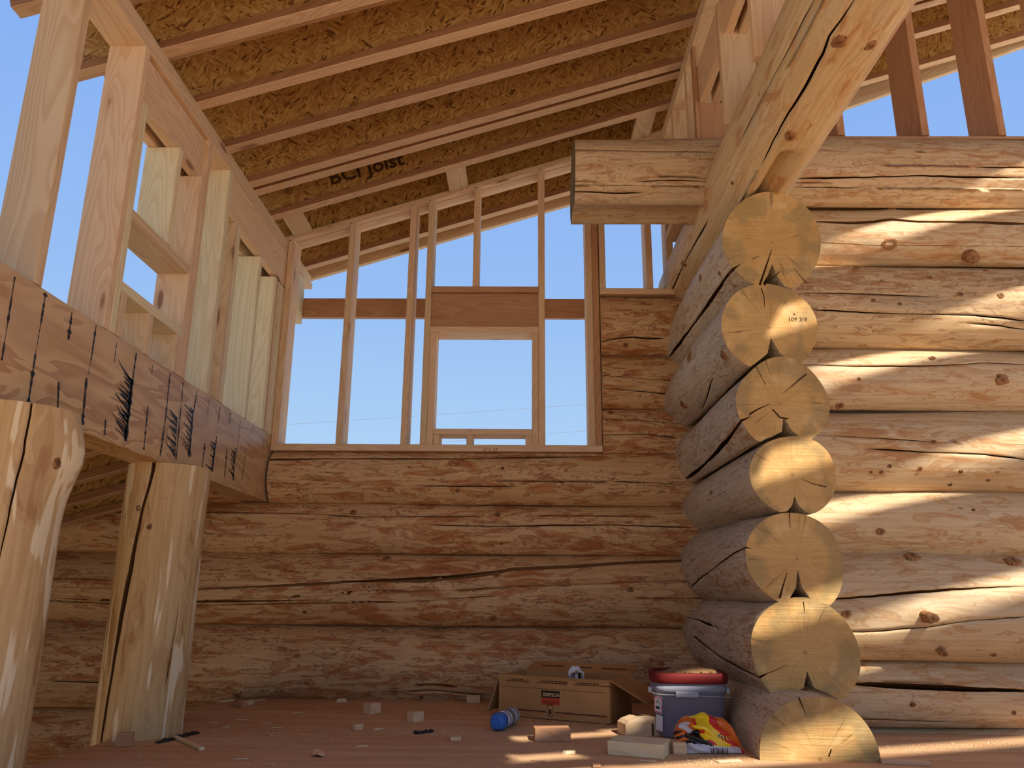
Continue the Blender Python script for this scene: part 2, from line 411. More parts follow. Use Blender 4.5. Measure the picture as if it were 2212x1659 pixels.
# ------------------------------------------------------------------ logs
class Log:
    def __init__(s, name, parent, p0, p1, r0, r1, mats, seed, up=(0, 0, 1), low=None, ztop=None, notch=None,
                 checks=(), knots=(), rough=0.022, step=0.04, nth=64, dome0=0.0, dome1=0.0):
        s.p0, s.p1 = Vector(p0), Vector(p1)
        d = s.p1-s.p0; s.L = d.length; X = d/s.L
        up = Vector(up); Z = (up-X*up.dot(X)).normalized(); Y = Z.cross(X)
        s.M = Matrix(((X.x, Y.x, Z.x, s.p0.x), (X.y, Y.y, Z.y, s.p0.y), (X.z, Y.z, Z.z, s.p0.z), (0, 0, 0, 1)))
        s.r0, s.r1 = r0, r1
        Mi = s.M.inverted(); s.Mi = Mi
        rng = random.Random(seed)
        # checks -> (phi0, xs, th, width)
        chk = []
        for pts, w in checks:
            q = [s.hit(*p) for p in pts]
            q = [k for k in q if k is not None]
            if len(q) < 2: continue
            q.sort(key=lambda k: k[0])
            xs = np.array([k[0] for k in q]); th = np.unwrap(np.array([k[1] for k in q]))
            chk.append((float(th.mean()), xs, th, w*1.35))
        chk.sort(key=lambda k: k[0] % (2*math.pi))
        kn = []
        for k in knots:
            h = s.hit(k[0], k[1])
            if h is not None: kn.append((h[0], h[1], k[2], k[3], len(k) < 5))
        # angular layout
        base = [2*math.pi*i/nth for i in range(nth)]
        slots = []       # (theta, kind, index)
        def near(a, b): return abs((a-b+math.pi) % (2*math.pi)-math.pi)
        bad = []
        for i, (phi, xs, th, w) in enumerate(chk):
            bad.append((phi, 0.085))
            for dth, kd in ((-0.075, 'b'), (-1, 'cl'), (0, 'cd'), (1, 'cr'), (0.075, 'b')):
                if kd == 'b': slots.append(((phi+dth) % (2*math.pi), 'b', i))
                else: slots.append(((phi+dth*0.02) % (2*math.pi), kd, i))
        BOT = 1.5*math.pi
        if notch:
            hw = notch[1]/r0
            bad.append((BOT+notch[2], hw+0.03))
            for dth, kd in ((-hw, 'nl'), (-hw*0.5, 'nm'), (0, 'nd'), (hw*0.5, 'nm'), (hw, 'nl')):
                slots.append((BOT+notch[2]+dth, kd, 0))
        for b in base:
            if all(near(b, x) > y for x, y in bad): slots.append((b, 'b', -1))
        slots.sort(key=lambda k: k[0])
        n = len(slots)
        nx = max(6, int(s.L/step))
        xs = np.linspace(0, s.L, nx+1)
        th0 = np.array([k[0] for k in slots])
        T = np.tile(th0, (nx+1, 1)); XX = np.tile(xs[:, None], (1, n))
        sub = np.zeros_like(T)      # inward displacement
        for i, (phi, cx, cth, w) in enumerate(chk):
            tt = np.interp(xs, cx, cth); dl = tt-phi
            ext = max(0.05, 0.12*(cx[-1]-cx[0]))
            fade = np.clip((xs-(cx[0]-0.02))/ext, 0, 1)*np.clip(((cx[-1]+0.02)-xs)/ext, 0, 1)
            if cx[0] < 0.12: fade = np.clip(((cx[-1]+0.02)-xs)/ext, 0, 1)
            if cx[-1] > s.L-0.12: fade = np.clip((xs-(cx[0]-0.02))/ext, 0, 1)
            fade = np.sqrt(fade)*(0.75+0.25*np.sin(xs*9+phi*3))
            dist = np.abs((th0-phi+math.pi) % (2*math.pi)-math.pi)
            T += dl[:, None]*np.exp(-(dist/max(0.30, 1.3*float(cth.max()-cth.min())))**2)[None, :]
            jit = np.array([rng.uniform(-1, 1) for _ in xs])*0.0012/r0
            for j, k in enumerate(slots):
                if k[2] == i and k[1] in ('cl', 'cr', 'cd'):
                    sg = {'cl': -1, 'cr': 1, 'cd': 0}[k[1]]
                    T[:, j] = tt+jit+sg*(w*0.5/r0)*fade+sg*1e-4
                    if k[1] == 'cd': sub[:, j] = np.minimum(w*7, 0.09)*fade
        R = np.interp(xs, [0, s.L], [r0, r1])[:, None]*np.ones((1, n))
        amp = rough*r0*2
        for k in range(1, 5):
            for m in range(3):
                a = amp/(k*0.9+m*0.8+0.6)*rng.uniform(0.3, 1)
                R += a*np.sin(k*T+rng.uniform(0, 6.28)+XX*rng.uniform(-1, 1)*2.5*(m+1))
        R += amp*0.8*np.sin(XX*rng.uniform(1.2, 2.6)+rng.uniform(0, 6.28))
        for _ in range(int(26*s.L)):        # small facets left by the draw knife
            x_, t_ = rng.uniform(0, s.L), rng.uniform(0, 2*math.pi)
            dt = np.abs((T-t_+math.pi) % (2*math.pi)-math.pi)
            R -= rng.uniform(0.0008, 0.0024)*np.exp(-((XX-x_)/rng.uniform(0.04, 0.12))**2-(dt*r0/rng.uniform(0.015, 0.04))**2)
        for (x_, t_, kr, pr, ob) in kn:
            dt = np.abs((T-t_+math.pi) % (2*math.pi)-math.pi)
            R += (0.25*kr+max(pr, 0)*0.3)*np.exp(-((XX-x_)/(kr*2.6))**2-(dt*r0/(kr*1.9))**2)
        s.R, s.T, s.xs = R.copy(), T.copy(), xs
        R = R-sub
        if notch:
            for j, k in enumerate(slots):
                on = np.clip((xs-(notch[3] if len(notch) > 3 else -9))/0.06, 0, 1)
                if k[1] == 'nd': R[:, j] -= on*(R[:, j]-(r0-notch[0]))
                if k[1] == 'nm': R[:, j] -= on*(R[:, j]-(r0-notch[0]*0.52))
        Yc, Zc = R*np.cos(T), R*np.sin(T)
        if low:
            dz, rl = low
            zmin = -dz+np.sqrt(np.maximum(rl*rl-Yc*Yc, 0))
            zmin = np.where(np.abs(Yc) < rl, zmin, -9)+0.002
            Zc = np.maximum(Zc, zmin)
        if ztop is not None: Zc = np.minimum(Zc, ztop)
        # rounded end edges
        V = np.stack([XX, Yc, Zc], -1).reshape(-1, 3)
        F = []
        for i in range(nx):
            a = i*n
            for j in range(n):
                j2 = (j+1) % n
                F.append((a+j, a+j2, a+n+j2, a+n+j))
        nside = len(F)
        special = np.array([(slots[j][1][0] in 'cn' and slots[(j+1) % n][1][0] in 'cn') for j in range(n)])
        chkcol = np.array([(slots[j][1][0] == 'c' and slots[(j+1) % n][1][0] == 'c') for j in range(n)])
        # end faces as fans with own vertices
        V = list(map(tuple, V))
        for end in (0, nx):
            ring = [(xs[end], Yc[end, j], Zc[end, j]) for j in range(n)]
            st = len(V); V += ring
            dm = dome0 if end == 0 else dome1
            V.append((xs[end]+(-dm if end == 0 else dm), 0, 0)); ce = len(V)-1
            for j in range(n):
                j2 = (j+1) % n
                F.append((st+j2, st+j, ce) if end == 0 else (st+j, st+j2, ce))
        me = mesh(name, V, F)
        sm = np.zeros(len(me.polygons), bool); sm[:nside] = np.tile(~special, nx)
        me.polygons.foreach_set('use_smooth', sm)
        mi = np.zeros(len(me.polygons), np.int32); mi[nside:] = 1
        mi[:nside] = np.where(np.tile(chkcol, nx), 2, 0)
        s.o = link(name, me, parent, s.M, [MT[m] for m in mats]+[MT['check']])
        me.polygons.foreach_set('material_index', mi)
        # sharp lips of the checks
        for (x_, t_, kr, pr, ob) in kn:
            if ob: s.knot(x_, t_, kr*0.9, pr*0.8, rng)
    def hit(s, px, py):
        d = Vector(ray(px, py)); o = Vector(CC)
        dl = s.Mi.to_3x3() @ d; ol = s.Mi @ o
        a = dl.y**2+dl.z**2; b = 2*(ol.y*dl.y+ol.z*dl.z); r = (s.r0+s.r1)/2
        c = ol.y**2+ol.z**2-r*r; D = b*b-4*a*c
        t = (-b-math.sqrt(D))/(2*a) if D > 0 else -b/(2*a)
        p = ol+dl*t
        if D <= 0:
            pass
        return (min(max(p.x, 0), s.L), math.atan2(p.z, p.y))
    def knot(s, x, th, kr, pr, rng):
        i = int(np.argmin(np.abs(s.xs-x)))
        j = int(np.argmin(np.abs((s.T[i]-th+math.pi) % (2*math.pi)-math.pi)))
        rad = float(s.R[i, j])
        nrm = Vector((0, math.cos(th), math.sin(th))); ax = Vector((1, 0, 0)); t2 = nrm.cross(ax)
        n = 14; V = []; F = []
        prof = [(1.12, -0.35*kr), (1.0, 0.0), (0.92, max(pr, 0.0015)), (0.62, max(pr, 0.0015)+0.1*kr), (0.28, max(pr, 0)+(-0.25 if pr < 0 else 0.05)*kr)]
        jit = [1+rng.uniform(-0.16, 0.16) for _ in range(n)]
        for q, (rr, hh) in enumerate(prof):
            for k in range(n):
                a = 2*math.pi*k/n
                V.append((kr*rr*jit[k]*1.15*math.cos(a), kr*rr*jit[k]*0.9*math.sin(a), hh+rng.uniform(-0.04, 0.04)*kr))
        for q in range(len(prof)-1):
            for k in range(n):
                k2 = (k+1) % n
                F.append((q*n+k, q*n+k2, (q+1)*n+k2, (q+1)*n+k))
        F.append(tuple((len(prof)-1)*n+k for k in range(n)))
        L = Matrix(((ax.x, t2.x, nrm.x, x), (ax.y, t2.y, nrm.y, nrm.y*rad), (ax.z, t2.z, nrm.z, nrm.z*rad), (0, 0, 0, 1)))
        if L.to_3x3().determinant() < 0:
            L = L @ Matrix.Scale(-1, 4, Vector((0, 1, 0)))
        link('knot', mesh('knot', V, F, True), s.o, s.M @ L, [MT['knot']])

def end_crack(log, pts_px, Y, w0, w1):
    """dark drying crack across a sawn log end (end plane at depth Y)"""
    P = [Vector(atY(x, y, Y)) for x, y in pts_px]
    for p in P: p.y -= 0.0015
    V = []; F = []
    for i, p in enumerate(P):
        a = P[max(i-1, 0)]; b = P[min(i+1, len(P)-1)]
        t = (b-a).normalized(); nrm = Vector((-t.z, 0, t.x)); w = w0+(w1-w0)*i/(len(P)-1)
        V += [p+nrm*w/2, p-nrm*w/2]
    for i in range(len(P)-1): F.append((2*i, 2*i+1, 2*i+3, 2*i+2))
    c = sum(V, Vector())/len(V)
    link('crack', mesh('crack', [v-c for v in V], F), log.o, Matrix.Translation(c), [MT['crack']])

# ------------------------------------------------------------------ ground and floor
def ground_mat():
    t = NT('dry_ground')
    a = t.noise(t.obj((0.4, 0.4, 0.4), False), 1.0, 6.0, 0.65)
    t.col(t.mix(a, lin(228, 212, 186), lin(206, 188, 158))); t.rough(0.95)
    t.bump(a, 0.4, 0.05)
    return t.m
MT['ground'] = ground_mat()
GZ = -0.95
n_ = 24; S_ = 160.0
gv = []; gf = []
for i in range(n_+1):
    for j in range(n_+1):
        gv.append((-S_+2*S_*i/n_, -S_+2*S_*j/n_, 0.15*math.sin(i*1.7)*math.cos(j*2.1)-0.15 if abs(i-12)+abs(j-12) > 2 else 0.0))
for i in range(n_):
    for j in range(n_):
        a = i*(n_+1)+j; gf.append((a, a+n_+1, a+n_+2, a+1))
g = link('ground', mesh('ground', gv, gf), None, Matrix.Translation((0, 0, GZ)), [MT['ground']])
tag(g, 'dry sandy ground around and below the building', 'ground', kind='structure')

# platform floor: plywood sheets on the deck, left edge open beside the posts
floor = tag(empty('floor'), 'dusty reddish plywood floor deck strewn with wood scraps', 'floor', kind='structure')
rng = random.Random(5)
def sheet(x0, x1, y0, y1):
    return board('plywood_sheet', floor, (x0, (y0+y1)/2, -0.0125), (x1, (y0+y1)/2, -0.0125), y1-y0-0.002, 0.025, 'plywood', side=(0, 1, 0), c=0.001)
rows = [(-2.6, -1.38), (-1.38, -0.16), (-0.16, 1.06), (1.06, 2.28), (2.28, 3.03), (3.03, 4.36)]
for i, (a, b) in enumerate(rows):
    xs_ = [-1.50, 0.62, 2.9, 5.2] if i % 2 else [-1.50, 1.6, 3.9, 5.2]
    if i == 4: xs_ = [-1.50, 1.42, 3.9, 5.2]
    for k in range(len(xs_)-1): sheet(xs_[k], xs_[k+1]-0.002, a, b)
yboard('rim_joist', floor, -1.497, -1.459, -2.6, 4.2, -0.30, -0.026, 'fir_dark')

# ------------------------------------------------------------------ walls of logs
wall_back = tag(empty('wall_back', (0, 4.42, GZ)), 'brown peeled log wall at the far side, below the framed gable', 'log wall', kind='structure')
wall_side = tag(empty('wall_partition', (1.04, 3.7, 0)), 'stacked log wall running back, its sawn round ends facing forward', 'log wall', kind='structure')
wall_right = tag(empty('wall_right', (2.5, 3.5, 0)), 'pale sunlit log wall at the right', 'log wall', kind='structure')

# back wall: (bottom z, top z, x0, x1, material, checks, knots)
BY = 4.44
back = [
 (-0.84, -0.46, -3.9, 1.45, [], []),
 (-0.46, -0.06, -3.9, 1.45, [], []),
 (-0.06, 0.355, -3.9, 1.45, [([(880, 1497), (930, 1492), (980, 1497), (1040, 1503)], 0.006), ([(120, 1470), (230, 1474), (300, 1476)], 0.005)],
    [(910, 1507, 0.014, 0.003), (512, 1503, 0.016, 0.003)]),
 (0.355, 0.724, -3.9, 1.45, [([(420, 1252), (640, 1243), (830, 1233), (1000, 1226), (1110, 1220)], 0.010), ([(960, 1257), (1070, 1251), (1110, 1243), (1250, 1236), (1350, 1229), (1470, 1226)], 0.006),
    ([(880, 1299), (1000, 1292), (1060, 1288)], 0.004), ([(100, 1255), (200, 1262), (280, 1268)], 0.005)],
    [(836, 1208, 0.022, 0.004), (950, 1251, 0.014, 0.002), (1073, 1243, 0.018, 0.004), (1226, 1254, 0.014, -0.001), (1361, 1273, 0.018, 0.002), (1064, 1333, 0.020, 0.003), (658, 1322, 0.013, 0.002), (948, 1345, 0.018, 0.015)]),
 (0.724, 1.005, -3.9, 1.45, [([(700, 1112), (765, 1117), (900, 1115), (1040, 1114)], 0.005), ([(940, 1133), (1065, 1137), (1200, 1134), (1330, 1134), (1480, 1139)], 0.006)],
    [(763, 1109, 0.020, 0.004), (1074, 1111, 0.020, 0.004), (1083, 1176, 0.009, 0.002)]),
 (1.005, 1.30, -1.405, 1.45, [([(575, 991), (700, 989), (860, 989), (1000, 989), (1200, 988), (1290, 986)], 0.010), ([(910, 1050), (1000, 1051), (1110, 1051)], 0.005), ([(1330, 1041), (1400, 1043), (1480, 1048)], 0.004)],
    [(988, 1060, 0.012, 0.003), (1085, 1012, 0.012, 0.001), (1215, 1042, 0.009, 0.002)]),
]
prev = None
for i, (zb, zt, x0, x1, ck, kn) in enumerate(back):
    r = (zt-zb)/2*1.13; zc = (zb+zt)/2
    low = (zc-prev[0], prev[1]) if prev else None
    Log('log', wall_back, (x0, BY+0.01*math.sin(i*2.3), zc), (x1, BY-0.01*math.sin(i*1.9), zc+0.006*math.sin(i)), r, r*(1-0.03*(-1)**i), ['log_back', 'end_plain'], 100+i, low=low,
        ztop=(0.1475 if i == 5 else None), checks=ck, knots=kn, rough=0.016)
    prev = (zc, r)
Log('log', wall_back, (-3.9, BY, 1.15), (-1.565, BY, 1.15), 0.165, 0.165, ['log_back', 'end_plain'], 160, low=(1.15-0.8645, 0.158), rough=0.016)
# log stubs right of the gable opening
stubs = [(1.27, 1.556, [([(1300, 905), (1390, 908), (1470, 915)], 0.003), ([(1305, 940), (1400, 938), (1455, 945)], 0.004)], [(1318, 892, 0.018, 0.004)]),
         (1.556, 1.865, [([(1302, 812), (1380, 818), (1460, 822)], 0.003), ([(1302, 838), (1460, 852)], 0.004)], [(1375, 771, 0.012, 0.002)]),
         (1.865, 2.243, [([(1300, 739), (1330, 732), (1360, 728), (1390, 731), (1425, 731)], 0.008)], [(1352, 647, 0.014, 0.003), (1351, 744, 0.016, 0.004)])]
for i, (zb, zt, ck, kn) in enumerate(stubs):
    r = (zt-zb)/2*1.13; zc = (zb+zt)/2
    if i == 2: r = 0.20; zc = 2.05
    Log('log', wall_back, (0.452, BY, zc), (1.42, BY+0.01*i, zc), r, r, ['log_back', 'end_plain'], 140+i, low=(zc-prev[0], prev[1]),
        ztop=(0.193 if i == 2 else None), checks=ck, knots=kn, rough=0.016, step=0.03)
    prev = (zc, r)

# side wall: logs running back, sawn ends at Y = YE
YE = 3.05
ends = [  # X, z bottom, z top, rx, notch(depth, halfwidth, off), checks, knots, material
 (0.985, -0.210, 0.204, 0.205, None, [], []),
 (1.044, 0.149, 0.509, 0.190, (0.125, 0.062, -0.02), [([(1638, 1462), (1600, 1443), (1560, 1420), (1500, 1375)], 0.008), ([(1468, 1342), (1500, 1348), (1540, 1356)], 0.008)], []),
 (1.043, 0.504, 0.836, 0.180, (0.140, 0.036, -0.03), [([(1495, 1268), (1520, 1245), (1550, 1228), (1600, 1195), (1618, 1185)], 0.005)], []),
 (1.053, 0.839, 1.133, 0.157, (0.075, 0.034, -0.02), [], [(1540, 1064, 0.014, 0.004)]),
 (1.030, 1.124, 1.439, 0.178, (0.125, 0.060, -0.16), [([(1608, 903), (1575, 945), (1540, 985), (1510, 1015), (1484, 1034)], 0.016)], []),
 (1.011, 1.425, 1.767, 0.186, (0.145, 0.078, -0.10), [([(1535, 825), (1525, 860), (1516, 885)], 0.005)], [(1503, 772, 0.032, 0.004), (1478, 872, 0.026, 0.006), (1567, 765, 0.026, 0.003)]),
 (1.052, 1.742, 2.172, 0.208, (0.110, 0.050, 0.06), [([(1590, 573), (1570, 598), (1530, 655), (1490, 710), (1446, 772)], 0.014)], [(1515, 600, 0.018, 0.004), (1556, 590, 0.012, 0.003)]),
]
side_logs = []
prev = None
for i, (X, zb, zt, rx, nt, ck, kn) in enumerate(ends):
    zc = zt-rx*0.97
    low = (zc-prev[0], prev[1]*(0.93 if i == 1 else 1.0)) if prev else None
    L_ = Log('log', wall_side, (X, 2.82 if i == 0 else YE, zc), (X-0.005*i+(0.065 if i == 0 else 0), 4.62, zc+0.004), rx, rx*(1.03 if i % 2 else 0.99), ['log_side', 'end_gold'], 200+i, low=low,
             notch=nt, checks=ck, knots=kn, rough=0.030, step=0.03)
    side_logs.append(L_)
    prev = (zc, rx)
# topmost log of that wall runs on forward overhead
big = Log('log', wall_side, (1.046, 0.35, 2.376), (1.035, 4.62, 2.380), 0.194, 0.186, ['log_big', 'end_plain'], 230, low=(2.376-prev[0], prev[1]*0.99), rough=0.014,
    notch=(0.075, 0.060, 0.02, 2.36),
    checks=[([(1845, 0), (1818, 40), (1791, 78), (1776, 118), (1735, 195), (1700, 250), (1672, 300), (1650, 345)], 0.008),
            ([(1530, 482), (1505, 525), (1485, 562), (1462, 610), (1442, 650)], 0.006), ([(1975, 20), (1920, 105), (1860, 190), (1800, 278)], 0.004),
            ([(1757, 0), (1700, 110), (1650, 200), (1600, 300)], 0.003)],
    knots=[(1813, 88, 0.028, 0.004), (1880, 96, 0.022, 0.003), (1708, 290, 0.026, 0.008), (1480, 568, 0.020, 0.008), (1436, 626, 0.018, 0.006), (1582, 395, 0.010, 0.002)])

# right wall: frontal logs
RY = 3.50
right = [
 (-0.34, 0.015, [], []),
 (0.015, 0.278, [([(1845, 1477), (1950, 1482), (2100, 1489), (2212, 1492)], 0.020), ([(1860, 1550), (1950, 1553), (2040, 1556)], 0.003)], [(1970, 1520, 0.012, 0.002), (2188, 1538, 0.010, 0.002)]),
 (0.278, 0.683, [([(1790, 1292), (1900, 1285), (2050, 1276), (2212, 1270)], 0.008), ([(1830, 1366), (1900, 1363), (2020, 1350), (2100, 1340), (2212, 1332)], 0.004)],
   [(1828, 1326, 0.020, 0.002), (1995, 1330, 0.026, 0.055), (2030, 1398, 0.018, 0.03), (2145, 1412, 0.013, 0.003), (1968, 1216, 0.030, 0.010), (2185, 1222, 0.032, 0.010)]),
 (0.683, 0.966, [], [(1901, 1148, 0.018, 0.004), (2101, 1103, 0.008, 0.002)]),
 (0.966, 1.327, [([(1760, 941), (1900, 948), (2015, 953)], 0.004), ([(1890, 969), (2000, 976), (2130, 982), (2212, 992)], 0.006)],
   [(1925, 1009, 0.010, 0.002), (1906, 1023, 0.010, 0.002), (1884, 1022, 0.007, 0.002), (1992, 1014, 0.010, 0.002), (2080, 1021, 0.010, 0.002), (2019, 953, 0.010, 0.003), (2056, 1054, 0.010, 0.002), (2139, 1042, 0.008, 0.002)]),
 (1.327, 1.620, [([(1740, 788), (1850, 791), (1990, 792), (2020, 791), (2120, 785), (2212, 787)], 0.006)], [(2163, 821, 0.030, 0.003), (2012, 777, 0.014, 0.003), (1855, 819, 0.008, 0.002), (1812, 874, 0.020, 0.001)]),
 (1.620, 2.021, [([(1735, 629), (1820, 630), (1900, 633), (2010, 638)], 0.005), ([(1750, 671), (1900, 680), (2060, 683), (2212, 690)], 0.006), ([(2110, 700), (2160, 704), (2212, 713)], 0.005)],
   [(2076, 634, 0.014, 0.003), (2010, 597, 0.013, 0.003), (2129, 583, 0.012, 0.002), (2163, 638, 0.016, 0.002), (1850, 581, 0.015, 0.012), (1890, 647, 0.010, 0.002), (1947, 655, 0.009, 0.002)]),
 (2.021, 2.333, [([(1752, 475), (1840, 478), (1890, 475), (1925, 471), (1975, 477), (2080, 479), (2212, 484)], 0.014), ([(1780, 524), (1830, 526), (1890, 530)], 0.003), ([(1950, 527), (2000, 527), (2060, 528)], 0.003)],
   [(1922, 526, 0.032, -0.002), (2092, 552, 0.034, 0.034), (1925, 452, 0.020, 0.003)]),
 (2.333, 2.715, [([(1730, 386), (1850, 384), (1985, 380), (2100, 383), (2200, 385)], 0.007), ([(1722, 404), (1790, 405), (1850, 406)], 0.004), ([(2120, 364), (2160, 364), (2212, 365)], 0.005),
                 ([(1260, 415), (1330, 418), (1375, 417)], 0.006), ([(1385, 392), (1450, 389), (1520, 392)], 0.004), ([(1262, 322), (1400, 326), (1530, 330)], 0.003)], []),
]
prev = None
for i, (zb, zt, ck, kn) in enumerate(right):
    top = i == len(right)-1
    r = (zt-zb)/2*1.13; zc = (zb+zt)/2
    if top: r = 0.215; zc = 2.500
    low = (zc-prev[0], prev[1]) if prev else None
    Log('log', wall_right, (0.245 if top else 1.0, RY+0.012*math.sin(i*2.9), zc), (3.6, RY-0.01*math.sin(i), zc-0.004*i), r, r*(1.0 if not top else 0.95), ['log_grey' if top else 'log_rough' if i == 6 else 'log_right', 'end_green' if top else 'end_plain'], 300+i,
        low=low, ztop=None, checks=ck, knots=kn, rough=0.024, dome0=0.012 if top else 0)
    prev = (zc, r)

# cracks across the sawn ends
e = side_logs[::-1]     # topmost first
end_crack(e[0], [(1574, 592), (1600, 572), (1640, 553)], YE, 0.010, 0.002)
end_crack(e[0], [(1667, 540), (1655, 575), (1641, 616)], YE, 0.002, 0.010)
end_crack(e[0], [(1684, 587), (1668, 602), (1650, 616)], YE, 0.003, 0.008)
end_crack(e[0], [(1713, 577), (1730, 598), (1743, 612)], YE, 0.001, 0.004)
end_crack(e[1], [(1644, 622), (1650, 640), (1652, 664)], YE, 0.004, 0.002)
end_crack(e[2], [(1607, 903), (1635, 885), (1662, 873)], YE, 0.009, 0.002)
end_crack(e[2], [(1632, 790), (1643, 812), (1655, 832)], YE, 0.003, 0.002)
end_crack(e[2], [(1742, 808), (1715, 830), (1690, 851)], YE, 0.005, 0.001)
end_crack(e[2], [(1668, 884), (1685, 902), (1702, 905)], YE, 0.005, 0.006)
end_crack(e[3], [(1732, 1035), (1755, 1045), (1785, 1052)], YE, 0.001, 0.004)
end_crack(e[4], [(1700, 1237), (1690, 1270), (1684, 1292)], YE, 0.002, 0.008)
end_crack(e[4], [(1705, 1108), (1706, 1125), (1707, 1140)], YE, 0.004, 0.001)
end_crack(e[5], [(1640, 1461), (1675, 1448), (1700, 1436)], YE, 0.003, 0.001)
end_crack(e[5], [(1735, 1300), (1737, 1312), (1738, 1324)], YE, 0.004, 0.001)
end_crack(e[6], [(1850, 1558), (1825, 1590), (1795, 1620), (1790, 1634)], 2.82, 0.003, 0.005)
end_crack(e[6], [(1725, 1506), (1733, 1525), (1742, 1545)], 2.82, 0.005, 0.001)

# ------------------------------------------------------------------ roof of wooden I-joists
SL = 0.32
def roofz(x): return 3.03+SL*x
nrm = Vector((-SL, 0, 1)).normalized(); along = Vector((1, 0, SL)).normalized()
ceiling = tag(empty('ceiling', (0, 3, 2.6)), 'sloping roof underside of strand-board webbed joists', 'ceiling', kind='structure')
def joist(yr, x0, x1, parent=None, zf=roofz, sl=SL, depth=0.30, webmat='osb'):
    """I-joist: strand-board web between two flanges; yr = rear face of the bottom flange"""
    parent = parent or ceiling
    nn = Vector((-sl, 0, 1)).normalized()
    yc = yr-0.029
    a = Vector((x0, yc, zf(x0))); b = Vector((x1, yc, zf(x1)))
    w = board('joist', parent, a+nn*depth/2, b+nn*depth/2, 0.010, depth-0.070, webmat, side=(0, 1, 0), c=0.0005)
    for k in (0.019, depth-0.019):
        fo = board('flange', w, a+nn*k, b+nn*k, 0.058, 0.038, 'flange', side=(0, 1, 0), c=0.002)
        if len(fo.data.materials) < 2:
            fo.data.materials.append(MT['flange_edge'])
            for p in fo.data.polygons:
                if abs(p.normal.y) > 0.9: p.material_index = 1
    return w
JY = [2.30, 2.655, 3.00, 3.35, 3.68, 3.765, 4.05]
joists = [joist(y, -1.77, 3.7) for y in JY]
joists += [joist(4.43, -1.77, 3.7), joist(4.76, -1.77, 1.9)]
for k in range(12): joist(1.95-0.35*k, -1.77, 2.0)
# outermost rake board, and the skewed one on the right
board('rake_board', ceiling, Vector((-1.78, 4.91, roofz(-1.78)))+nrm*0.07, Vector((1.9, 4.91, roofz(1.9)))+nrm*0.07, 0.038, 0.14, 'fir_tan', side=(0, 1, 0))
board('rake_board', ceiling, Vector((1.88, 4.69, roofz(1.88)))+nrm*0.05, Vector((3.7, 4.46, roofz(3.7)))+nrm*0.05, 0.038, 0.12, 'fir_tan', side=(0, 1, 0))
# roof sheathing panels on top of the joists
def panel(x0, x1, y0, y1, parent=ceiling, zf=roofz, sl=SL, off=0.3075, name='roof_panel'):
    nn = Vector((-sl, 0, 1)).normalized()
    a = Vector((x0, (y0+y1)/2, zf(x0)))+nn*off; b = Vector((x1, (y0+y1)/2, zf(x1)))+nn*off
    return board(name, parent, a, b, y1-y0, 0.014, 'osb_pale', side=(0, 1, 0), c=0.0005)
for (y0, y1) in ((-2.2, -1.0), (-1.0, 0.2), (0.2, 1.4), (1.4, 2.0), (2.0, 3.2), (3.2, 4.4)):
    panel(-1.78, 2.0, y0, y1-0.003)
    if y0 >= 2.0: panel(2.003, 3.75, y0, y1-0.003)
panel(-1.78, 1.9, 4.4, 4.95)
panel(1.903, 3.75, 4.4, 4.5)
# open rafters where the roof is not yet sheathed (right, towards the camera)
for k in range(7):
    y = 1.693-0.70*k
    for dy in (0.058, 0.116): joist(y+dy, 2.42 if k == 4 else 2.0, 5.6, depth=0.36)
for y, h in ((-0.45, 0.04), (-0.82, 0.19), (-1.09, 0.11)):  # short boards added out of view to split the sun into floor strips
    board('added_sun_slat', ceiling, Vector((2.003, y+0.019, roofz(2.003)))+nrm*h/2, Vector((2.415, y+0.019, roofz(2.415)))+nrm*h/2, 0.038, h, 'fir', side=(0, 1, 0))
panel(2.003, 2.5, -0.35, 0.97)  # added panel, out of view, keeping sun off the back wall and floor
panel(2.503, 2.79, -0.55, 0.07)  # added unseen panel shading the carton and pail lid
panel(2.85, 3.45, -1.40, -0.90)  # added unseen panel keeping sun off the lowest log end
# blocking between the last joist and the gable plate
for px, py in ((660, 478), (1005, 376), (1408, 262)):
    p = atY(px, py, 4.18)
    board('blocking', ceiling, (p[0]-0.05, 4.06, roofz(p[0])+0.012), (p[0]-0.05, 4.36, roofz(p[0])+0.012), 0.12, 0.02, 'fir_tan', side=(1, 0, SL))

# ------------------------------------------------------------------ left framed wall on the beam
XL = -1.42
wall_left = tag(empty('wall_left', (-1.5, 3, 1.385)), 'open stud wall with headers standing on the big beam at the left', 'stud wall', kind='structure')
X0, X1 = XL-0.14, XL
def lstud(y, z0, z1, mat, name='stud', x0=X0, x1=X1, t=0.038):
    return vboard(name, wall_left, x0, x1, y, y+t, z0, z1, mat)
ZB, ZT = 1.386, 2.502
lstud(1.70, ZB, ZT, 'fir')
lstud(2.10, ZB, ZT, 'fir_tan')
lstud(2.49, ZB, ZT, 'fir')
lstud(2.530, ZB, 2.295, 'pine', 'jack_stud')
lstud(2.845, 1.868, 2.295, 'pine', 'cripple_stud')
lstud(3.075, ZB, 2.295, 'fir', 'jack_stud')
lstud(3.116, ZB, ZT, 'fir')
lstud(3.375, ZB, ZT, 'pine')
lstud(3.500, ZB, 2.285, 'fir_tan', 'jack_stud')
lstud(3.545, ZB, 2.285, 'pine', 'jack_stud')
lstud(3.885, ZB, 2.280, 'pine')
lstud(4.150, ZB, 2.275, 'pine', 'jack_stud')
lstud(4.215, ZB, 2.275, 'fir_tan')
lstud(4.256, ZB, 2.275, 'pine', 'jack_stud')
lstud(4.297, ZB, 2.275, 'pine', 'jack_stud')
lstud(4.338, ZB, 2.275, 'fir_tan', 'jack_stud')
yboard('sill', wall_left, X0, X1, 2.569, 3.074, 1.829, 1.867, 'fir_tan')
